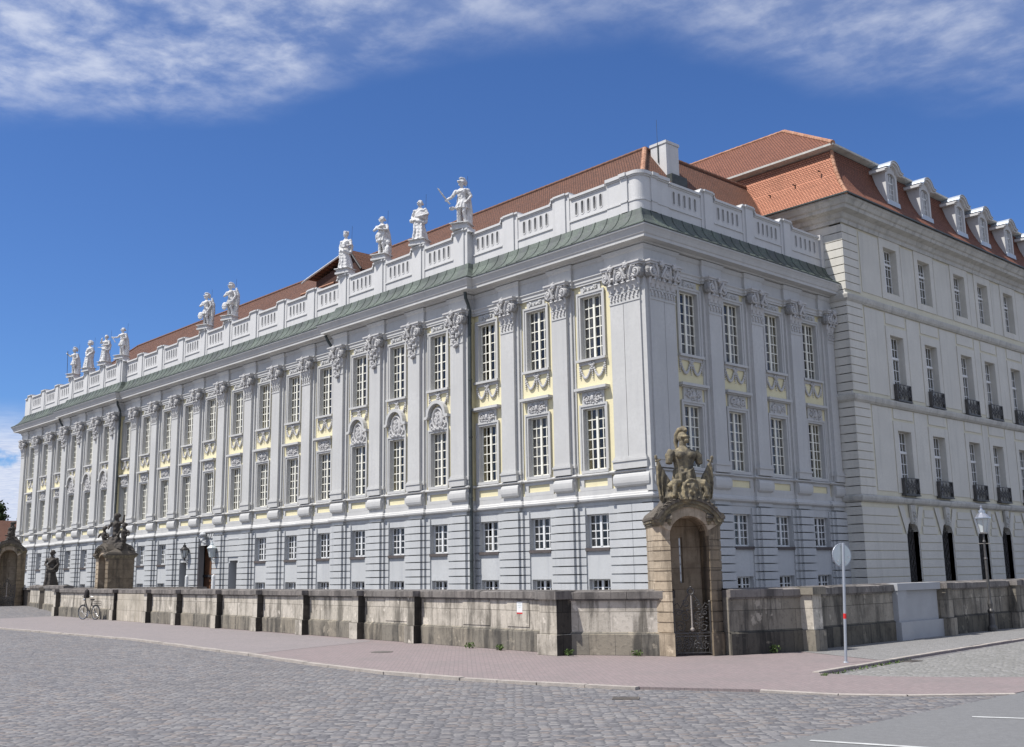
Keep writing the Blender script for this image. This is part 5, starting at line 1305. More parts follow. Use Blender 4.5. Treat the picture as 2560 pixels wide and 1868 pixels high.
# ------------------------------------------------------------------ sentry boxes
def offset_poly(poly, d):
    c = Vector((sum(p[0] for p in poly) / len(poly), sum(p[1] for p in poly) / len(poly))); out = []
    for p in poly: v = Vector(p) - c; out.append(tuple(c + v * (1 + d / v.length)))
    return out
def sentry_box(label, loc, rz, s=1.0, flat=False, slit=True, group='stone sentry boxes'):
    t = thing('sentry_box', label, 'sentry box', loc, rz, group); t.scale = (s, s, s)
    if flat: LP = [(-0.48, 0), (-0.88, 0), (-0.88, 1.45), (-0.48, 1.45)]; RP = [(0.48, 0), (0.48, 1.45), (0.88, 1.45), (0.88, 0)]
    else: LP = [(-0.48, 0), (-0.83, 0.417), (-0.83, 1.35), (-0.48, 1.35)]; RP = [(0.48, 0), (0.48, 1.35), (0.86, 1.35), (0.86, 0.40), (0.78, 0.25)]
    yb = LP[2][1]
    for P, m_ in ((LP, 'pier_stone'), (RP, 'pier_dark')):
        mb = MB(); mb.prism(offset_poly(P, -0.028), 0.5, 3.12)
        z = 0.56
        while z < 2.85: mb.prism(P, z, z + 0.215); z += 0.245
        mb.prism(offset_poly(P, 0.005), 2.88, 3.12)
        p_ = build('pier', mb, m_, t, label='dark pier' if P is RP else None)
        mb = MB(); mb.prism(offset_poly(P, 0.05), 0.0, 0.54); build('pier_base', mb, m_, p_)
    mb = MB()                                                      # back of the niche with its slit
    y0, y1 = yb - 0.3, yb - 0.02
    if slit:
        mb.box(-0.48, -0.06, y0, y1, 0, 3.3); mb.box(0.03, 0.48, y0, y1, 0, 3.3); mb.box(-0.06, 0.03, y0, y1, 0, 1.72); mb.box(-0.06, 0.03, y0, y1, 2.85, 3.3)
    else: mb.box(-0.48, 0.48, y0, y1, 0, 3.3)
    ar = arc_pts(0.48, 0, 2.85, pi, 0, 14)
    for a, b in zip(ar[:-1], ar[1:]): mb.front([a, b, (b[0], 3.5), (a[0], 3.5)], -0.34, -0.02)
    mb.box(-0.48, 0.48, 0.34, y0, 3.30, 3.5)
    build('niche', mb, 'pier_stone', t)
    def outline(r, zc, ze, xe, xi):
        a0 = math.asin(min(0.9, (ze - zc) / r)); return [(-xe, ze), (-xi, ze)] + arc_pts(r, 0, zc, pi - a0, a0, 16) + [(xi, ze), (xe, ze)]
    def shell(lo, hi, w0, w1, m):
        for i in range(len(lo) - 1): m.front([lo[i], lo[i + 1], hi[i + 1], hi[i]], w0, w1)
    A0 = outline(0.485, 2.85, 2.99, 0.5, 0.485); A1 = outline(0.70, 2.85, 3.11, 0.70, 0.68); A2 = outline(0.78, 2.85, 3.17, 0.76, 0.74); A3 = outline(0.86, 2.85, 3.25, 0.82, 0.80); A4 = outline(0.93, 2.85, 3.31, 0.88, 0.84)
    mb = MB(); shell(A0, A1, -yb - 0.02, 0.015, mb); build('arch_band', mb, 'pier_stone', t)
    mb = MB(); shell(A1, A2, -yb - 0.05, 0.07, mb); shell(A2, A3, -yb - 0.08, 0.13, mb)
    for P in (LP, RP): mb.prism(offset_poly(P, 0.04), 3.10, 3.14); mb.prism(offset_poly(P, 0.09), 3.14, 3.19); mb.prism(offset_poly(P, 0.15), 3.19, 3.26)
    build('arched_cornice', mb, 'sandstone_carved', t)
    mb = MB(); shell(A3, A4, -yb - 0.12, 0.18, mb)
    for P in (LP, RP):
        lo_, mi_ = offset_poly(P, 0.20), offset_poly(P, 0.05); cxy = (sum(p[0] for p in P) / len(P) * 0.75, sum(p[1] for p in P) / len(P)); k = len(P)
        mb.prism(lo_, 3.262, 3.32)
        mb.add([(x, y, 3.32) for x, y in lo_] + [(x, y, 3.42) for x, y in mi_] + [(cxy[0], cxy[1], 3.72)], [(n_, (n_ + 1) % k, k + (n_ + 1) % k, k + n_) for n_ in range(k)] + [(k + n_, k + (n_ + 1) % k, 2 * k) for n_ in range(k)])
    B1 = [(x * 0.95, z + 0.08) for x, z in A4]; B2 = [(x * 0.8, z + 0.15) for x, z in A4]; B3 = [(x * 0.5, max(z, 3.7) + 0.16) for x, z in A4]
    shell(A4, B1, -yb - 0.05, 0.11, mb); shell(B1, B2, -yb + 0.1, 0.03, mb); shell(B2, B3, -yb + 0.25, -0.08, mb)
    ol = A4
    def up(k, kz): return [(x * k, z + kz) for x, z in A4]
    rr_ = random.Random(4)
    for i, (x, z) in enumerate(A4):                       # worn stone tile edges of the little roof
        for k in range(0 if abs(x) > 0.7 else 4): mb.sphere((x * (1 - 0.03 * k), -0.09 + k * 0.36, z + 0.012), (0.045, 0.14, 0.026), 6, 4)
    build('stone_roof', mb, 'sandstone_dark', t)
    return t
def iron_gate(t, mat='iron_grey'):
    mb = MB(); y = 0.16; rr = random.Random(2)
    for x in (-0.45, 0.45): mb.box(x - 0.022, x + 0.022, y - 0.02, y + 0.02, 0.03, 1.24); mb.sphere((x, y, 1.27), 0.035, 8, 5)
    for z in (0.06, 0.45, 0.52): mb.box(-0.43, 0.43, y - 0.012, y + 0.012, z, z + 0.025)
    for i in range(-4, 5): mb.tube([(i * 0.1, y, 0.06), (i * 0.1, y, 0.46)], 0.008, 5)
    for s in (-1, 1):
        for cx, cz, r, tn in ((0.13, 0.26, 0.12, 1.8), (0.31, 0.24, 0.11, 1.7), (0.28, 0.68, 0.14, 1.5), (0.16, 0.92, 0.13, 1.5), (0.32, 1.02, 0.09, 1.5), (0.14, 1.22, 0.10, 1.3)):
            mb.tube([(x, y, z) for x, z in spiral(s * cx, cz, r, tn, s, 20, 0.8)], 0.011, 5)
        mb.tube([(s * 0.43, y, 1.18), (s * 0.34, y, 1.24), (s * 0.26, y, 1.12), (s * 0.18, y, 1.28), (s * 0.06, y, 1.44)], 0.014, 5)
        mb.tube([(s * 0.43, y, 0.55), (s * 0.25, y, 0.60), (s * 0.12, y, 0.50), (s * 0.02, y, 0.62)], 0.012, 5)
    for i in range(46): mb.sphere((rr.uniform(-0.4, 0.4), y - 0.015, rr.uniform(0.1, 1.2)), (0.03, 0.012, 0.02), 6, 4)
    ring = [(0.075 * cos(a), y, 1.52 + 0.075 * sin(a)) for a in [2 * pi * j / 12 for j in range(12)]]
    mb.tube(ring, 0.022, 6, closed=True); mb.sphere((0, y, 1.62), 0.03, 8, 5)
    build('iron_gate', mb, mat, t)
    mb = MB(); mb.tube([(0, y - 0.02, 0.6), (0, y - 0.02, 1.42)], 0.022, 6); mb.sphere((0, y - 0.03, 0.62), 0.05, 8, 5); build('gilded_staff', mb, 'kerb_stone', t)
sb = sentry_box('sandstone sentry box at the street corner with arched niche, slit and iron gate', (9.5, -10.02, 0), radians(50))
iron_gate(sb)
sb2 = sentry_box('weathered sentry box behind the wall left of the palace gate', (-33.6, -7.15, 0.1), 0.0, 1.0, True, False)
sb3 = sentry_box('grey arched sentry box beyond the far end of the long wall', (-57.0, -4.65, 0.25), radians(68), 1.22, False, False)
iron_gate(sb3)

# armour trophy on the corner box
def trophy():
    mb = MB(); rr = random.Random(3)
    # heap of arms: drums, barrels, shields
    mb.lathe([(0.52, 0.42, 0.0, 0, 0), (0.58, 0.46, 0.12, 0, 0), (0.50, 0.38, 0.30, 0, 0), (0.30, 0.24, 0.46, 0, 0)], n=20, fold=lambda a, z: 0.10 * sin(9 * a))
    for s in (-1, 1):
        mb.tube([(s * 0.18, -0.15, 0.46), (s * 0.36, -0.28, 0.44), (s * 0.48, -0.20, 0.36)], [0.08, 0.10, 0.07], 8)
        mb.tube([(s * 0.36, -0.3, 0.40), (s * 0.42, -0.36, 0.12)], [0.06, 0.04], 7)
        mb.tube([(s * 0.26, 0.0, 0.2), (s * 0.48, -0.02, 0.62), (s * 0.68, -0.05, 1.02)], [0.03, 0.026, 0.02], 6)     # flag staffs
        mb.sphere((s * 0.70, -0.05, 1.05), (0.045, 0.03, 0.06), 6, 5); mb.tube([(s * 0.58, -0.04, 1.0), (s * 0.72, -0.05, 0.95)], 0.025, 5)
        # furled flag: cloth hanging in folds from the staff down to the heap
        n, m = 10, 5; vs = []; fs = []
        for side in (0, 1):
            for i in range(n + 1):
                t = i / n; tx, tz = 0.28 + 0.38 * t, 0.34 + 0.66 * t            # along the staff
                bx, bz = 0.40 + 0.24 * t, -0.04 + 0.16 * t * t
                for j in range(m + 1):
                    f = j / m; fold = 0.055 * sin(i * 2.1 + 0.6) * (0.3 + f)
                    vs.append((s * (tx + (bx - tx) * f + 0.05 * sin(pi * f)), -0.03 - fold + (0.045 if side else -0.045), tz + (bz - tz) * f))
        N_ = (n + 1) * (m + 1)
        for i in range(n):
            for j in range(m):
                a = i * (m + 1) + j; fs += [(a, a + 1, a + m + 2, a + m + 1), (N_ + a, N_ + a + m + 1, N_ + a + m + 2, N_ + a + 1)]
        per = [i * (m + 1) for i in range(n + 1)] + [n * (m + 1) + j for j in range(1, m + 1)] + [i * (m + 1) + m for i in range(n - 1, -1, -1)] + [j for j in range(m - 1, 0, -1)]
        for k in range(len(per)): a, b = per[k], per[(k + 1) % len(per)]; fs.append((a, N_ + a, N_ + b, b))
        mb.add(vs, fs)
    mb.sphere((0, -0.40, 0.30), (0.17, 0.07, 0.19), 12, 8); mb.tube([(0.2 * cos(a), -0.42, 0.30 + 0.21 * sin(a)) for a in [2 * pi * j / 16 for j in range(16)]], 0.035, 6, closed=True)
    for i in range(12): mb.sphere((rr.uniform(-.1, .1), -0.46, 0.30 + rr.uniform(-.12, .12)), 0.035, 6, 4)
    for i in range(22):
        a = rr.uniform(0, 2 * pi); mb.sphere((0.5 * cos(a), 0.36 * sin(a), rr.uniform(0.02, 0.35)), rr.uniform(0.04, 0.09), 6, 5)
    for i in range(6): mb.front([(-0.3 + i * 0.1, 0.05), (-0.22 + i * 0.1, 0.05), (-0.26 + i * 0.1 + 0.03 * (i - 3), 0.24)], 0.38, 0.48)
    # skirt of straps, cuirass, arm stumps
    mb.lathe([(0.27, 0.22, 0.42, 0, 0), (0.265, 0.22, 0.58, 0, 0), (0.235, 0.19, 0.78, 0, 0)], n=44, fold=lambda a, z: 0.11 * sin(11 * a))
    mb.lathe([(0.225, 0.18, 0.74, 0, 0), (0.225, 0.175, 0.84, 0, 0), (0.265, 0.185, 1.0, 0, -0.01), (0.295, 0.19, 1.12, 0, -0.01), (0.275, 0.16, 1.22, 0, 0), (0.13, 0.12, 1.28, 0, 0), (0.085, 0.09, 1.32, 0, 0), (0.08, 0.085, 1.42, 0, -0.01)], n=16)
    for s in (-1, 1):
        mb.sphere((s * 0.125, -0.16, 1.10), (0.13, 0.07, 0.09), 10, 6)
        for i in range(3): mb.sphere((s * 0.055, -0.15, 0.98 - i * 0.075), (0.055, 0.035, 0.04), 8, 5)
        mb.tube([(s * 0.27, 0, 1.17), (s * 0.36, -0.02, 1.08), (s * 0.38, -0.05, 0.90)], [0.12, 0.105, 0.075], 9)
        mb.tube([(s * 0.30, -0.08, 1.02), (s * 0.36, -0.1, 0.98), (s * 0.41, -0.02, 1.0)], 0.035, 6)
    mb.tube([(0.18, -0.16, 0.80), (0.05, -0.2, 0.72), (-0.12, -0.19, 0.66)], 0.03, 6); mb.tube([(0.05, -0.22, 0.74), (0.03, -0.24, 0.46)], [0.03, 0.05], 6)
    # helmet on a dark hollow, crest falling to the back
    mb.sphere((0.02, 0.01, 1.52), (0.125, 0.145, 0.135), 14, 10)
    mb.tube([(-0.09, -0.10, 1.52), (0.03, -0.17, 1.53), (0.13, -0.09, 1.52)], 0.03, 7); mb.sphere((0.05, -0.13, 1.44), (0.07, 0.06, 0.07), 8, 6)
    mb.tube([(0.05, -0.12, 1.66), (0.03, -0.02, 1.73), (-0.02, 0.10, 1.70), (-0.06, 0.19, 1.58), (-0.08, 0.21, 1.42), (-0.08, 0.18, 1.28)], [0.045, 0.07, 0.075, 0.07, 0.055, 0.03], 9)
    return carve(mb, 'trophy', 'sandstone_carved', 0.014, 0, 0.006)
tr = tag(obj('trophy_statue', trophy(), None, (9.27, -9.83, 3.66), radians(62)), 'ochre stone armour trophy with crested helmet and furled flags on the corner sentry box', 'statue', 'trophies crowning the sentry boxes')
tr.scale = (1.08, 1.08, 1.08)
def putti(seed, mat):
    mb = MB(); rr = random.Random(seed)
    mb.lathe([(0.55, 0.5, 0.0, 0, 0), (0.45, 0.4, 0.22, 0, 0), (0.25, 0.22, 0.45, 0, 0)], n=18, fold=lambda a, z: 0.12 * sin(7 * a))
    for cx, cy, zb, s, lean in ((0.05, 0, 0.35, 0.85, 0.0), (-0.32, -0.05, 0.12, 0.62, -0.12), (0.36, -0.1, 0.12, 0.72, 0.1)):
        mb.tube([(cx, cy, zb), (cx + lean, cy, zb + 0.4 * s), (cx + lean * 1.3, cy, zb + 0.8 * s), (cx + lean * 1.2, cy - 0.02, zb + 0.98 * s)], [0.2 * s, 0.16 * s, 0.19 * s, 0.08 * s], 10)
        mb.sphere((cx + lean * 1.2, cy - 0.03, zb + 1.13 * s), (0.13 * s, 0.14 * s, 0.15 * s), 10, 8)
        mb.sphere((cx + lean * 1.2, cy + 0.05, zb + 1.18 * s), (0.14 * s, 0.13 * s, 0.12 * s), 10, 6)
        for q in (-1, 1):
            up_ = q > 0 and cx == 0.05
            sh = Vector((cx + lean * 1.3 + q * 0.19 * s, cy, zb + 0.84 * s)); elb = sh + Vector((q * 0.2 * s, -0.08 * s, -0.02 if up_ else -0.22 * s)); hd = elb + (Vector((0.06 * s, 0, 0.34 * s)) if up_ else Vector((-q * 0.12 * s, -0.2 * s, -0.06 * s)))
            mb.tube([sh, elb, hd], [0.075 * s, 0.065 * s, 0.05 * s], 8); mb.sphere(hd, 0.06 * s, 7, 5)
            mb.tube([(cx + q * 0.1 * s, cy - 0.05, zb + 0.1), (cx + q * 0.2 * s, cy - 0.28 * s, zb + 0.05), (cx + q * 0.2 * s, cy - 0.34 * s, zb - 0.22 * s)], [0.11 * s, 0.09 * s, 0.06 * s], 8)
    return carve(mb, 'putti', mat, 0.025, 0, 0.03)
tag(obj('trophy_statue', putti(1, 'statue_dark'), None, (-33.6, -6.5, 3.72), 0.6), 'dark stone group of three figures, one arm raised, on the box behind the wall', 'statue', 'trophies crowning the sentry boxes').scale = (1.35, 1.3, 1.38)
tag(obj('trophy_statue', putti(2, 'statue_dark'), None, (-57.6, -4.3, 4.75), -0.4), 'dark stone figure group on the farthest sentry box at the picture edge', 'statue', 'trophies crowning the sentry boxes').scale = (1.25, 1.25, 1.15)
t = thing('garden_statue', 'dark weathered robed statue standing above the wall between two sentry boxes', 'statue', (-49.5, -4.2, 0.1), radians(40))
obj('figure', statue_mesh('plain', 12, 'statue_dark', 1.22, 0.035), t, (0, 0, 1.5)).scale = (1.2, 1.25, 1.06)
mb = MB(); mb.box(-0.5, 0.5, -0.45, 0.45, -0.2, 1.3); mb.box(-0.56, 0.56, -0.5, 0.5, 1.3, 1.5); build('pedestal', mb, 'sandstone_dark', t)

# ------------------------------------------------------------------ boundary walls
def boundary_wall(name, label, p0, p1, pillars, h=1.55, fm='wall_face', pm='wall_plinth', zb=-0.25, thick=0.42, pw=0.42, pd=0.26, cop_over=0.09):
    d = Vector(p1) - Vector(p0); L = d.length; rz = atan2(d.y, d.x)
    t = thing(name, label, 'wall', (p0[0], p0[1], 0), rz, 'sandstone walls along the pavement')
    mb = MB(); mb.box(0, L, 0, thick, zb, h - 0.19); build('wall_face', mb, fm, t)
    mb = MB(); mb.box(0, L, -0.07, 0, zb, 0.5); mb.add([(0, -0.07, 0.5), (L, -0.07, 0.5), (L, 0, 0.56), (0, 0, 0.56)], [(0, 1, 2, 3)]); build('plinth', mb, pm, t)
    mb = MB(); rr = random.Random(int(L * 10)); x = 0.0
    while x < L:
        e = min(L, x + rr.uniform(1.1, 1.7)); j = rr.uniform(-0.012, 0.012)
        mb.box(x + 0.006, e - 0.006, -cop_over, thick + cop_over, h - 0.19, h - 0.02 + j)
        mb.add([(x + 0.006, -cop_over, h - 0.02 + j), (e - 0.006, -cop_over, h - 0.02 + j), (e - 0.006, thick / 2, h + 0.03), (x + 0.006, thick / 2, h + 0.03), (x + 0.006, thick + cop_over, h - 0.02 + j), (e - 0.006, thick + cop_over, h - 0.02 + j)], [(0, 1, 2, 3), (3, 2, 5, 4)])
        mb.box(x + 0.006, e - 0.006, -cop_over + 0.05, -0.005, h - 0.235, h - 0.19)
        x = e
    build('coping', mb, 'wall_coping', t)
    for x in pillars:
        mb = MB(); mb.box(x - pw, x, -pd, -0.002, 0.52, h - 0.17); mb.box(x - pw - 0.05, x + 0.05, -pd - 0.06, -0.002, zb, 0.52)
        p = build('pillar', mb, fm, t)
        mb = MB(); mb.box(x + 0.001, x + 0.006, -pd + 0.004, -0.004, 0.525, h - 0.175); mb.box(x + 0.051, x + 0.056, -pd - 0.056, -0.004, zb, 0.515); build('dark_side', mb, 'wall_black', p, label='black right side of the pillar')  # near-black slabs over the right face only
        mb = MB(); mb.box(x - pw - 0.06, x + 0.06, -pd - 0.09, -cop_over - 0.002, h - 0.17, h - 0.005); build('pillar_coping', mb, 'wall_coping', p)
    return t, L
P0, P1 = Vector((-39.8, -7.2)), Vector((6.62, -11.3)); cw = (P1 - P0).normalized()
px = [-0.26, -3.66, -7.57, -11.41, -15.34, -19.85, -23.7, -28.58]
w1, L1 = boundary_wall('boundary_wall', 'long weathered sandstone wall with pillars in front of the sunlit palace front', tuple(P0), tuple(P1), [(x - P0.x) / cw.x for x in px] + [0.55])
mb = MB(); mb.box(L1 - 0.55, L1 + 0.12, -0.55, 0.5, 0.5, 1.36); mb.box(L1 - 0.6, L1 + 0.17, -0.60, 0.5, -0.25, 0.5); bt_ = build('buttress', mb, 'wall_face', w1)
mb = MB(); mb.box(L1 + 0.121, L1 + 0.126, -0.545, 0.3, 0.505, 1.355); mb.box(L1 + 0.171, L1 + 0.176, -0.595, 0.3, -0.25, 0.495); build('dark_side', mb, 'wall_black', bt_, label='black right side of the buttress')
mb = MB(); mb.box(L1 - 0.62, L1 + 0.20, -0.64, 0.56, 1.362, 1.56); build('buttress_coping', mb, 'wall_coping', w1)
a = (-28.58 - P0.x) / cw.x + 0.06; b = (-23.7 - P0.x) / cw.x - 0.5
mb = MB(); mb.box(a, (a + b) / 2 - 0.006, -0.11, -0.072, -0.2, 1.33); mb.box((a + b) / 2 + 0.006, b, -0.11, -0.072, -0.2, 1.33); build('infill_panel', mb, 'infill', w1, label='plain smooth lighter stone infill panel')
mb = MB()
for xx, wd in ((41.9, 1.3), (44.0, 0.95), (37.6, 1.6)): mb.box(xx, xx + wd, -0.018, 0.0, 0.62, 1.28)
build('render_patch', mb, 'new_stone' if False else 'wall_face', w1)
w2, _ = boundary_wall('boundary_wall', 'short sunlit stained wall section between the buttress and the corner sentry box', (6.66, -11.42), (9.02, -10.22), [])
w3, _ = boundary_wall('boundary_wall', 'short shaded dark wall section right of the corner sentry box', (10.02, -9.30), (10.66, -7.0), [], fm='wall_dark', pm='plinth_dark')
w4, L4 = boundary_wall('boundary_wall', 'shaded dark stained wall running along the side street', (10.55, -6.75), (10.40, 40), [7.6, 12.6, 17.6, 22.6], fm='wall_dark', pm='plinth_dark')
mb = MB(); mb.box(10.50, 10.98, -7.12, -6.70, 0.52, 1.38); pr = build('corner_pillar', mb, 'wall_face', None)
pr.parent = w4; pr.matrix_parent_inverse = (Matrix.Translation((10.55, -6.75, 0)) @ Matrix.Rotation(w4.rotation_euler.z, 4, 'Z')).inverted()
pr['label'] = 'pale sunlit corner pillar of the side wall'
mb = MB(); mb.box(10.44, 11.04, -7.18, -6.66, -0.25, 0.52); mb.box(10.40, 11.06, -7.20, -6.6, 1.382, 1.56); q = build('corner_pillar_base', mb, 'wall_plinth', pr)
mb = MB(); mb.box(4.45, 5.0, -0.16, -0.001, 0.5, 1.37); mb.box(5.0, 7.0, -0.07, -0.001, 0.5, 1.37); mb.box(4.40, 5.05, -0.24, -0.001, -0.2, 0.5); mb.box(5.05, 7.2, -0.15, -0.001, -0.2, 0.5); mb.box(4.42, 7.0, -0.20, 0.5, 1.372, 1.572)
build('new_stone_section', mb, 'new_stone', w4, label='pale newly cut replacement section of the side wall')
w5, _ = boundary_wall('boundary_wall', 'low shaded wall beside the farthest sentry box, left of the long wall', (-55.4, -3.5), (-42.0, -6.0), [], 1.72, zb=0.0)
pw_ = thing('bridge_parapet', 'dark low parapet just behind the long wall in front of the palace gate', 'wall', (0, 0, 0), 0, None)
mb = MB(); mb.box(-58, -29.5, -3.4, -3.0, -0.2, 1.42); build('parapet_face', mb, 'sandstone_dark', pw_)
mb = MB(); mb.box(-58, -29.5, -3.5, -2.9, 1.42, 1.58); build('parapet_coping', mb, 'wall_coping', pw_)
BX_ = (-33.84, -30.53)
for i, (x, lab) in enumerate(((BX_[0], 'white round-topped bollard in front of the dark side door'), (BX_[1], 'white round-topped bollard in front of the brown palace gate'))):
    mb = MB(); mb.lathe([(0.10, 0.0), (0.10, 2.2), (0.08, 2.28), (0.0, 2.32)], n=12); tag(build('bollard', mb, 'paint_white', None, (x, -2.0, -0.07)), lab, 'bollard', 'white bollards at the palace gate')
# notice plate
t = thing('notice_plate', 'small white notice with red lower edge on the sandstone wall', 'sign', (P0.x + cw.x * 44.55, P0.y + cw.y * 44.55 - 0.001, 1.12), atan2(cw.y, cw.x))
mb = MB(); mb.box(-0.12, 0.12, -0.02, 0, -0.13, 0.15); build('plate', mb, 'paint_white', t); mb = MB(); mb.box(-0.12, 0.12, -0.022, 0, -0.165, -0.132); build('red_edge', mb, 'tape_red', t)
mb = MB()
for i, wd in enumerate((0.12, 0.16, 0.08)): mb.box(-wd / 2, wd / 2, -0.0215, -0.0205, 0.09 - i * 0.05, 0.11 - i * 0.05)
build('print_lines', mb, 'sign_back', t)
# small fittings on the palace front
mb = MB(); mb.sphere((-30.75, -0.08, 2.95), 0.08, 8, 6); mb.box(-30.78, -30.72, -0.06, 0, 3.2, 3.28); tag(build('bell_fitting', mb, 'iron', None), 'small black round fitting on the front right of the side door', 'fitting')
mb = MB(); mb.sphere((-39.85, -0.2, 3.45), 0.09, 8, 6); mb.tube([(-39.85, 0, 3.6), (-39.9, -0.12, 3.6), (-39.85, -0.2, 3.45)], 0.03, 6); tag(build('spotlight', mb, 'iron', None), 'small dark spotlight on the front left of the wall lantern', 'lamp')
# ------------------------------------------------------------------ lanterns and signs
def lantern(t, z, s, gmat='lamp_glass', mat='iron'):
    mb = MB(); mb.lathe([(0.10 * s, z), (0.12 * s, z + 0.04 * s)], n=6)
    for i in range(6):
        a = i * pi / 3; mb.tube([(0.11 * s * cos(a), 0.11 * s * sin(a), z), (0.21 * s * cos(a), 0.21 * s * sin(a), z + 0.45 * s)], 0.014 * s, 5)
    mb.lathe([(0.25 * s, z + 0.45 * s), (0.25 * s, z + 0.48 * s), (0.13 * s, z + 0.60 * s), (0.09 * s, z + 0.62 * s), (0.09 * s, z + 0.70 * s), (0.04 * s, z + 0.73 * s), (0.03 * s, z + 0.78 * s)], n=12)
    mb.sphere((0, 0, z + 0.81 * s), 0.04 * s, 8, 6)
    build('lantern_frame', mb, mat, t)
    mb = MB(); mb.lathe([(0.095 * s, z + 0.02 * s), (0.19 * s, z + 0.445 * s)], n=6); build('lantern_glass', mb, gmat, t)
    mb = MB(); mb.sphere((0, 0, z + 0.25 * s), 0.05 * s, 8, 6); build('bulb', mb, 'paint_white', t)
t = thing('street_lamp', 'slim old-style iron street lamp with glass lantern in front of the side wall', 'street lamp', (10.80, 3.35, 0))
mb = MB(); mb.lathe([(0.14, 0.0), (0.14, 0.12), (0.10, 0.2), (0.085, 0.5), (0.07, 0.55), (0.10, 0.6), (0.10, 0.64), (0.06, 0.70), (0.075, 0.85), (0.055, 0.95), (0.045, 1.0), (0.045, 2.2), (0.06, 2.24), (0.04, 2.3), (0.035, 2.75), (0.055, 2.78), (0.03, 2.84), (0.03, 3.06)], n=12)
build('post', mb, 'iron_grey', t, smooth=False); 
mb = MB(); mb.tube([(-0.2, 0, 2.72), (0.2, 0, 2.72)], 0.014, 6); build('ladder_bar', mb, 'iron_grey', t)
lantern(t, 3.04, 1.05, 'lamp_glass', 'chrome')
for i, (x, lab, m, z) in enumerate(((-37.35, 'black wall lantern left of the palace gate', 'iron', 3.22), (-33.75, 'pale wall lantern in front of the brown palace gate', 'sign_back', 3.22))):
    t = thing('wall_lantern', lab, 'lamp', (x, -0.52, 0), 0, 'lanterns beside the palace gate')
    lantern(t, z + 0.05, 1.15, 'lamp_glass', m)
    mb = MB(); mb.tube([(0, 0, z), (0, 0.1, z - 0.12), (0, 0.3, z - 0.05), (0, 0.46, z + 0.0)], 0.025, 6); mb.tube([(0, 0.0, z + 0.06), (0, 0.0, z - 0.2)], [0.05, 0.01], 6); mb.tube([(0, 0.46, z + 0.25), (0, 0.46, z - 0.35)], 0.035, 6); mb.tube([(0, 0.46, z - 0.3), (0, 0.25, z - 0.25), (0, 0.1, z - 0.1)], 0.018, 6)
    build('bracket', mb, m, t)
t = thing('road_sign', 'round road sign seen from its blank back on a grey pole with red tape', 'sign', (13.21, -9.52, 0), radians(70))
t.rotation_euler = (Matrix.Rotation(0.048, 3, fw) @ Matrix.Rotation(radians(70), 3, 'Z')).to_euler()
mb = MB(); mb.lathe([(0.031, -0.05), (0.031, 2.56), (0.0, 2.57)], n=10); mb.lathe([(0.06, 0.0), (0.05, 0.02)], n=10); build('pole', mb, 'pole_grey', t, smooth=False)
mb = MB(); n = 28
mb.add([(0.25 * cos(2 * pi * i / n), y, 2.30 + 0.25 * sin(2 * pi * i / n)) for y in (0.045, 0.06) for i in range(n)], [tuple(range(n)), tuple(range(2 * n - 1, n - 1, -1))] + [(i, n + i, n + (i + 1) % n, (i + 1) % n) for i in range(n)])
dsc = build('disc', mb, 'sign_back', t)
mb = MB(); mb.tube([(0.25 * cos(2 * pi * i / n), 0.05, 2.30 + 0.25 * sin(2 * pi * i / n)) for i in range(n)], 0.011, 5, closed=True); mb.box(-0.05, 0.05, 0.028, 0.046, 2.5, 2.54); mb.box(-0.05, 0.05, 0.028, 0.046, 2.07, 2.11); build('rim', mb, 'pole_grey', dsc)
mb = MB()
for x, z in ((-0.12, 2.18), (0.18, 2.27), (0.09, 2.15)): mb.sphere((x, 0.04, z), (0.022, 0.01, 0.028), 8, 5)
build('clips', mb, 'paint_white', dsc)
mb = MB(); mb.lathe([(0.0335, 0.93), (0.0335, 1.04)], n=12); build('red_tape', mb, 'tape_red', t)
# covers in the ground
mb = MB(); mb.lathe([(0.30, 0.0), (0.30, 0.008)], c=(0, 0), n=20); tag(build('manhole_cover', mb, 'rust_iron', None, (1.87, -13.68, 0.001)), 'round iron manhole cover in the pink pavement', 'manhole cover')
mb = MB()
for i in range(6): mb.box(-0.2, 0.2, -0.17 + i * 0.06, -0.135 + i * 0.06, 0, 0.01)
mb.box(-0.22, -0.2, -0.18, 0.18, 0, 0.012); mb.box(0.2, 0.22, -0.18, 0.18, 0, 0.012)
tag(build('drain_grate', mb, 'rust_iron', None, (13.73, -17.3, ZR + 0.002), radians(40)), 'iron drain grate in the cobbles near the pavement kerb', 'drain', 'iron drain grates')
tag(obj('drain_grate', bpy.data.objects['drain_grate'].data, None, (13.95, -8.1, ZR + 0.018), radians(85)), 'iron drain grate beside the side street kerb', 'drain', 'iron drain grates')

# ------------------------------------------------------------------ bicycle
t = thing('bicycle', 'old black bicycle with basket leaning against the far part of the sandstone wall', 'bicycle', (-31.15, -8.66, 0.0), radians(10)); t.scale = (1.1, 1.1, 1.1)
def wheel(x, yaw=0.0):
    mb = MB(); ca, sa = cos(yaw), sin(yaw)
    P = lambda r, a, y=0: (x + r * cos(a) * ca - y * sa, r * cos(a) * sa + y * ca, 0.34 + r * sin(a))
    mb.tube([P(0.325, 2 * pi * i / 24) for i in range(24)], 0.021, 6, closed=True); w = build('wheel', mb, 'tyre_rubber', t)
    mb = MB(); mb.tube([P(0.30, 2 * pi * i / 24) for i in range(24)], 0.012, 5, closed=True); mb.tube([P(0, 0, -0.05), P(0, 0, 0.05)], 0.025, 6)
    for i in range(14): mb.tube([P(0.02, 2 * pi * i / 14), P(0.30, 2 * pi * i / 14 + 0.2)], 0.003, 4)
    build('rim', mb, 'chrome', w)
    mb = MB(); mb.tube([P(0.36, radians(a)) for a in range(20, 181, 16)], 0.016, 6); build('mudguard', mb, 'iron_grey', w)
wheel(-0.54, 0.12); wheel(0.53)
mb = MB()
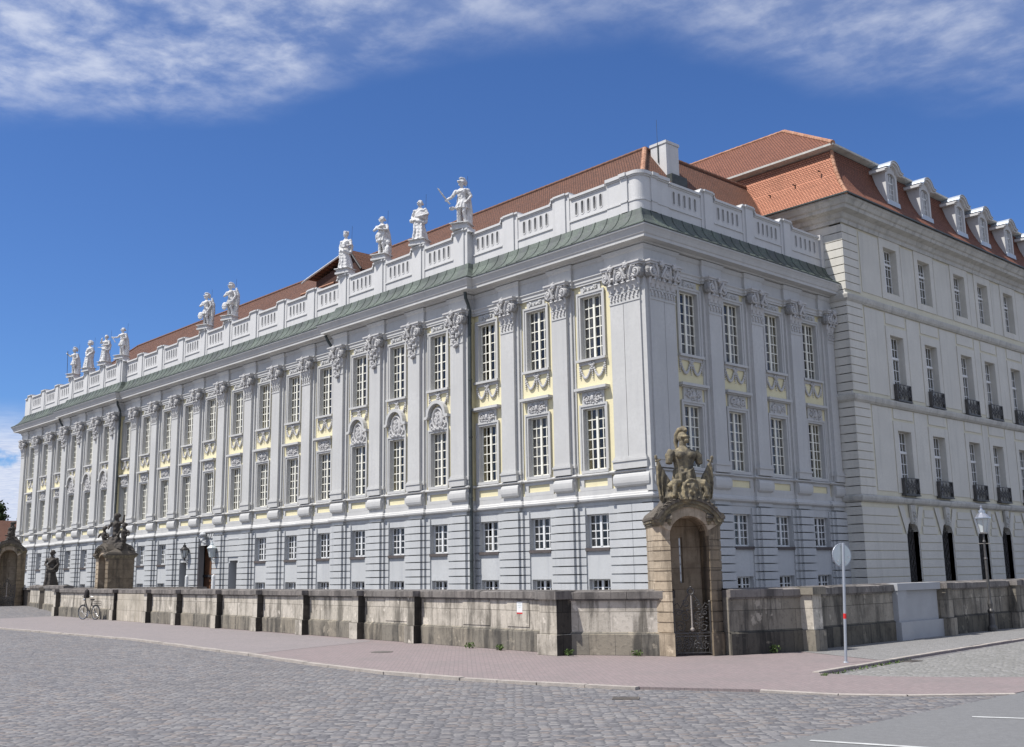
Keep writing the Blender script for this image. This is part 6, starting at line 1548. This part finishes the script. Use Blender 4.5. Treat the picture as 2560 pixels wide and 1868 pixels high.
for a, b in (((-0.38, 0, 0.92), (-0.54, 0, 0.34)), ((-0.38, 0, 0.86), (0.0, 0, 0.30)), ((-0.37, 0, 0.74), (0.06, 0, 0.34)), ((0.0, 0, 0.29), (0.18, 0, 0.86)), ((0.0, 0, 0.29), (0.53, 0, 0.34)), ((0.14, 0, 0.74), (0.53, 0, 0.34)), ((-0.38, 0, 0.92), (-0.40, 0, 1.02))): mb.tube([a, b], 0.017, 6)
build('frame', mb, 'iron', t)
mb = MB(); mb.tube([(-0.22, -0.28, 1.06), (-0.36, -0.2, 1.08), (-0.42, 0, 1.03), (-0.36, 0.2, 1.08), (-0.22, 0.28, 1.06)], 0.013, 6); build('handlebar', mb, 'chrome', t)
mb = MB(); mb.sphere((-0.47, 0, 0.93), (0.07, 0.06, 0.06), 8, 6); build('headlight', mb, 'chrome', t)
mb = MB(); mb.sphere((0.21, 0, 0.93), (0.15, 0.09, 0.05), 10, 6); build('saddle', mb, 'bag_dark', t)
mb = MB()
for z in (0.66, 0.76, 0.86): mb.tube([(0.34, -0.15, z), (0.72, -0.15, z), (0.72, 0.15, z), (0.34, 0.15, z)], 0.01, 5, closed=True)
for x in (0.34, 0.47, 0.6, 0.72):
    for y in (-0.15, 0.15): mb.tube([(x, y, 0.66), (x, y, 0.86)], 0.008, 4)
mb.box(0.34, 0.72, -0.15, 0.15, 0.655, 0.67); build('rear_basket', mb, 'iron', t)
mb = MB(); mb.tube([(0, -0.06, 0.29), (0, -0.10, 0.14)], 0.012, 5); mb.box(-0.05, 0.05, -0.2, -0.1, 0.12, 0.145); mb.tube([(0.09 * cos(a), -0.05, 0.29 + 0.09 * sin(a)) for a in [2 * pi * i / 14 for i in range(14)]], 0.012, 5, closed=True); build('crank', mb, 'chrome', t)
mb = MB(); mb.sphere((-0.30, 0, 1.22), (0.14, 0.12, 0.22), 9, 7); mb.box(-0.42, -0.2, -0.1, 0.1, 1.0, 1.14); bag = carve(mb, 'bag', 'bag_dark', 0.03, 1)
obj('handlebar_bag', bag, t)

# ------------------------------------------------------------------ plants and far background
def tuft(loc, s, lab, seed):
    mb = MB(); rr = random.Random(seed)
    for i in range(70):
        a = rr.uniform(0, 2 * pi); r = rr.uniform(0, 0.16) * s; h = rr.uniform(0.03, 0.2) * s; l = rr.uniform(0.03, 0.07) * s
        c = Vector((r * cos(a) * 1.6, r * sin(a) * 0.6, h)); d = Vector((rr.uniform(-1, 1), rr.uniform(-1, 1), rr.uniform(-0.2, 1))).normalized() * l; e = d.cross(Vector((rr.uniform(-1, 1), rr.uniform(-1, 1), 0.3))).normalized() * l * 0.4
        mb.add([c - d, c + e, c + d, c - e], [(0, 1, 2, 3)])
    for i in range(6): a = i * 1.05; mb.tube([(0, 0, 0), (0.1 * s * cos(a), 0.05 * s * sin(a), 0.14 * s)], 0.005, 4)
    tag(build('weed', mb, 'foliage_weed', None, loc), lab, 'weed', 'weeds at the foot of the walls')
tuft((2.75, -11.35, 0), 0.8, 'leafy weed at the foot of the long wall left of the notice', 1)
tuft((6.95, -11.72, 0), 0.8, 'small weed beside the foot of the dark buttress', 2)
tuft((4.15, -11.45, 0), 0.8, 'weed at the long wall below the notice plate', 3)
tuft((10.42, -8.15, 0), 0.95, 'spreading weed at the shaded wall right of the corner sentry box', 4)
tuft((8.35, -10.8, 0), 0.7, 'tiny weed at the sunlit wall just left of the corner sentry box', 5)
mb = MB(); rr = random.Random(8)
kp = [(14.25, -12.4)] + kerb_right[:3]
for i in range(420):
    k = rr.random() ** 1.6 * 2.0; j = min(int(k), len(kp) - 2); f = k - j
    x = kp[j][0] + (kp[j + 1][0] - kp[j][0]) * f + 0.17 + rr.gauss(0, 0.035); y = kp[j][1] + (kp[j + 1][1] - kp[j][1]) * f
    h = rr.uniform(0.02, 0.075); a = rr.uniform(0, 6.28)
    mb.add([(x - 0.02 * cos(a), y - 0.02 * sin(a), ZR + 0.01), (x + 0.02 * cos(a), y + 0.02 * sin(a), ZR + 0.01), (x + rr.uniform(-.03, .03), y + rr.uniform(-.03, .03), ZR + h)], [(0, 1, 2)])
g_ = build('kerb_grass', mb, 'foliage_weed'); g_['label'] = 'thin strip of grass growing in the side street gutter'; g_['category'] = 'grass'; g_['kind'] = 'stuff'

def tree(label, loc, h, w, conifer, seed):
    t = thing('tree', label, 'tree', loc, 0, 'trees behind the far red roof'); rr = random.Random(seed)
    mb = MB(); mb.tube([(0, 0, 0), (0.1, 0, h * 0.4), (0, 0.1, h * 0.9)], [0.28, 0.2, 0.05], 8)
    for i in range(9):
        a = rr.uniform(0, 6.28); z = h * rr.uniform(0.3, 0.8); mb.tube([(0, 0, z), (w * 0.6 * cos(a), w * 0.6 * sin(a), z + h * 0.12)], [0.1, 0.03], 5)
    build('trunk', mb, 'bark', t)
    mb = MB(); cl = []
    for i in range(90):
        z = rr.uniform(0.22, 1.0); rad = w * ((1.05 - z) if conifer else sqrt(max(0.02, 1 - ((z - 0.6) / 0.45) ** 2))) * rr.uniform(0.5, 1.05); a = rr.uniform(0, 6.28)
        cl.append(Vector((rad * cos(a), rad * sin(a), z * h)))
    for c in cl:
        for k in range(60):
            p = c + Vector((rr.gauss(0, 0.45), rr.gauss(0, 0.45), rr.gauss(0, 0.35))); d = Vector((rr.uniform(-1, 1), rr.uniform(-1, 1), rr.uniform(-1, 1))).normalized() * 0.2; e = d.cross(Vector((rr.uniform(-1, 1), rr.uniform(-1, 1), rr.uniform(-1, 1)))).normalized() * 0.14
            mb.add([p - d, p + e, p + d, p - e], [(0, 1, 2, 3)])
    build('crown', mb, 'foliage_dark', t)
for i, (x, y, h, w, c, lab) in enumerate(((-142, 15.5, 13.6, 3.2, False, 'dark broad round tree at the left picture edge behind the red roof'), (-141, 20.2, 13.4, 2.2, True, 'dark pointed conifer rising behind the far red roof'), (-138, 23.4, 12.0, 2.4, True, 'dark lower conifer half hidden by the palace end'))):
    tree(lab, (x, y, 0), h, w, c, i + 5)
h = thing('far_house', 'pale house with long red tiled roof far behind the left end of the palace', 'house', (-128, 18, 0))
mb = MB(); mb.box(-4, 4, -14, 10, 0, 7.4); wl = build('wall', mb, 'plaster_wing', h)
R = RoofMB(); R.face([(4.4, -14.5, 7.2), (4.4, 10.5, 7.2), (0, 10.5, 10.2), (0, -14.5, 10.2)]); R.face([(-4.4, 10.5, 7.2), (-4.4, -14.5, 7.2), (0, -14.5, 10.2), (0, 10.5, 10.2)]); R.face([(-4.4, -14.5, 7.2), (4.4, -14.5, 7.2), (0, -14.5, 10.2)])
R.build('roof', 'tiles_brown', h)
for i in range(7):
    mb = MB(); mb.box(4.0, 4.05, -13 + i * 3.2, -11.9 + i * 3.2, 4.4, 6.0); build('window', mb, 'interior', h)
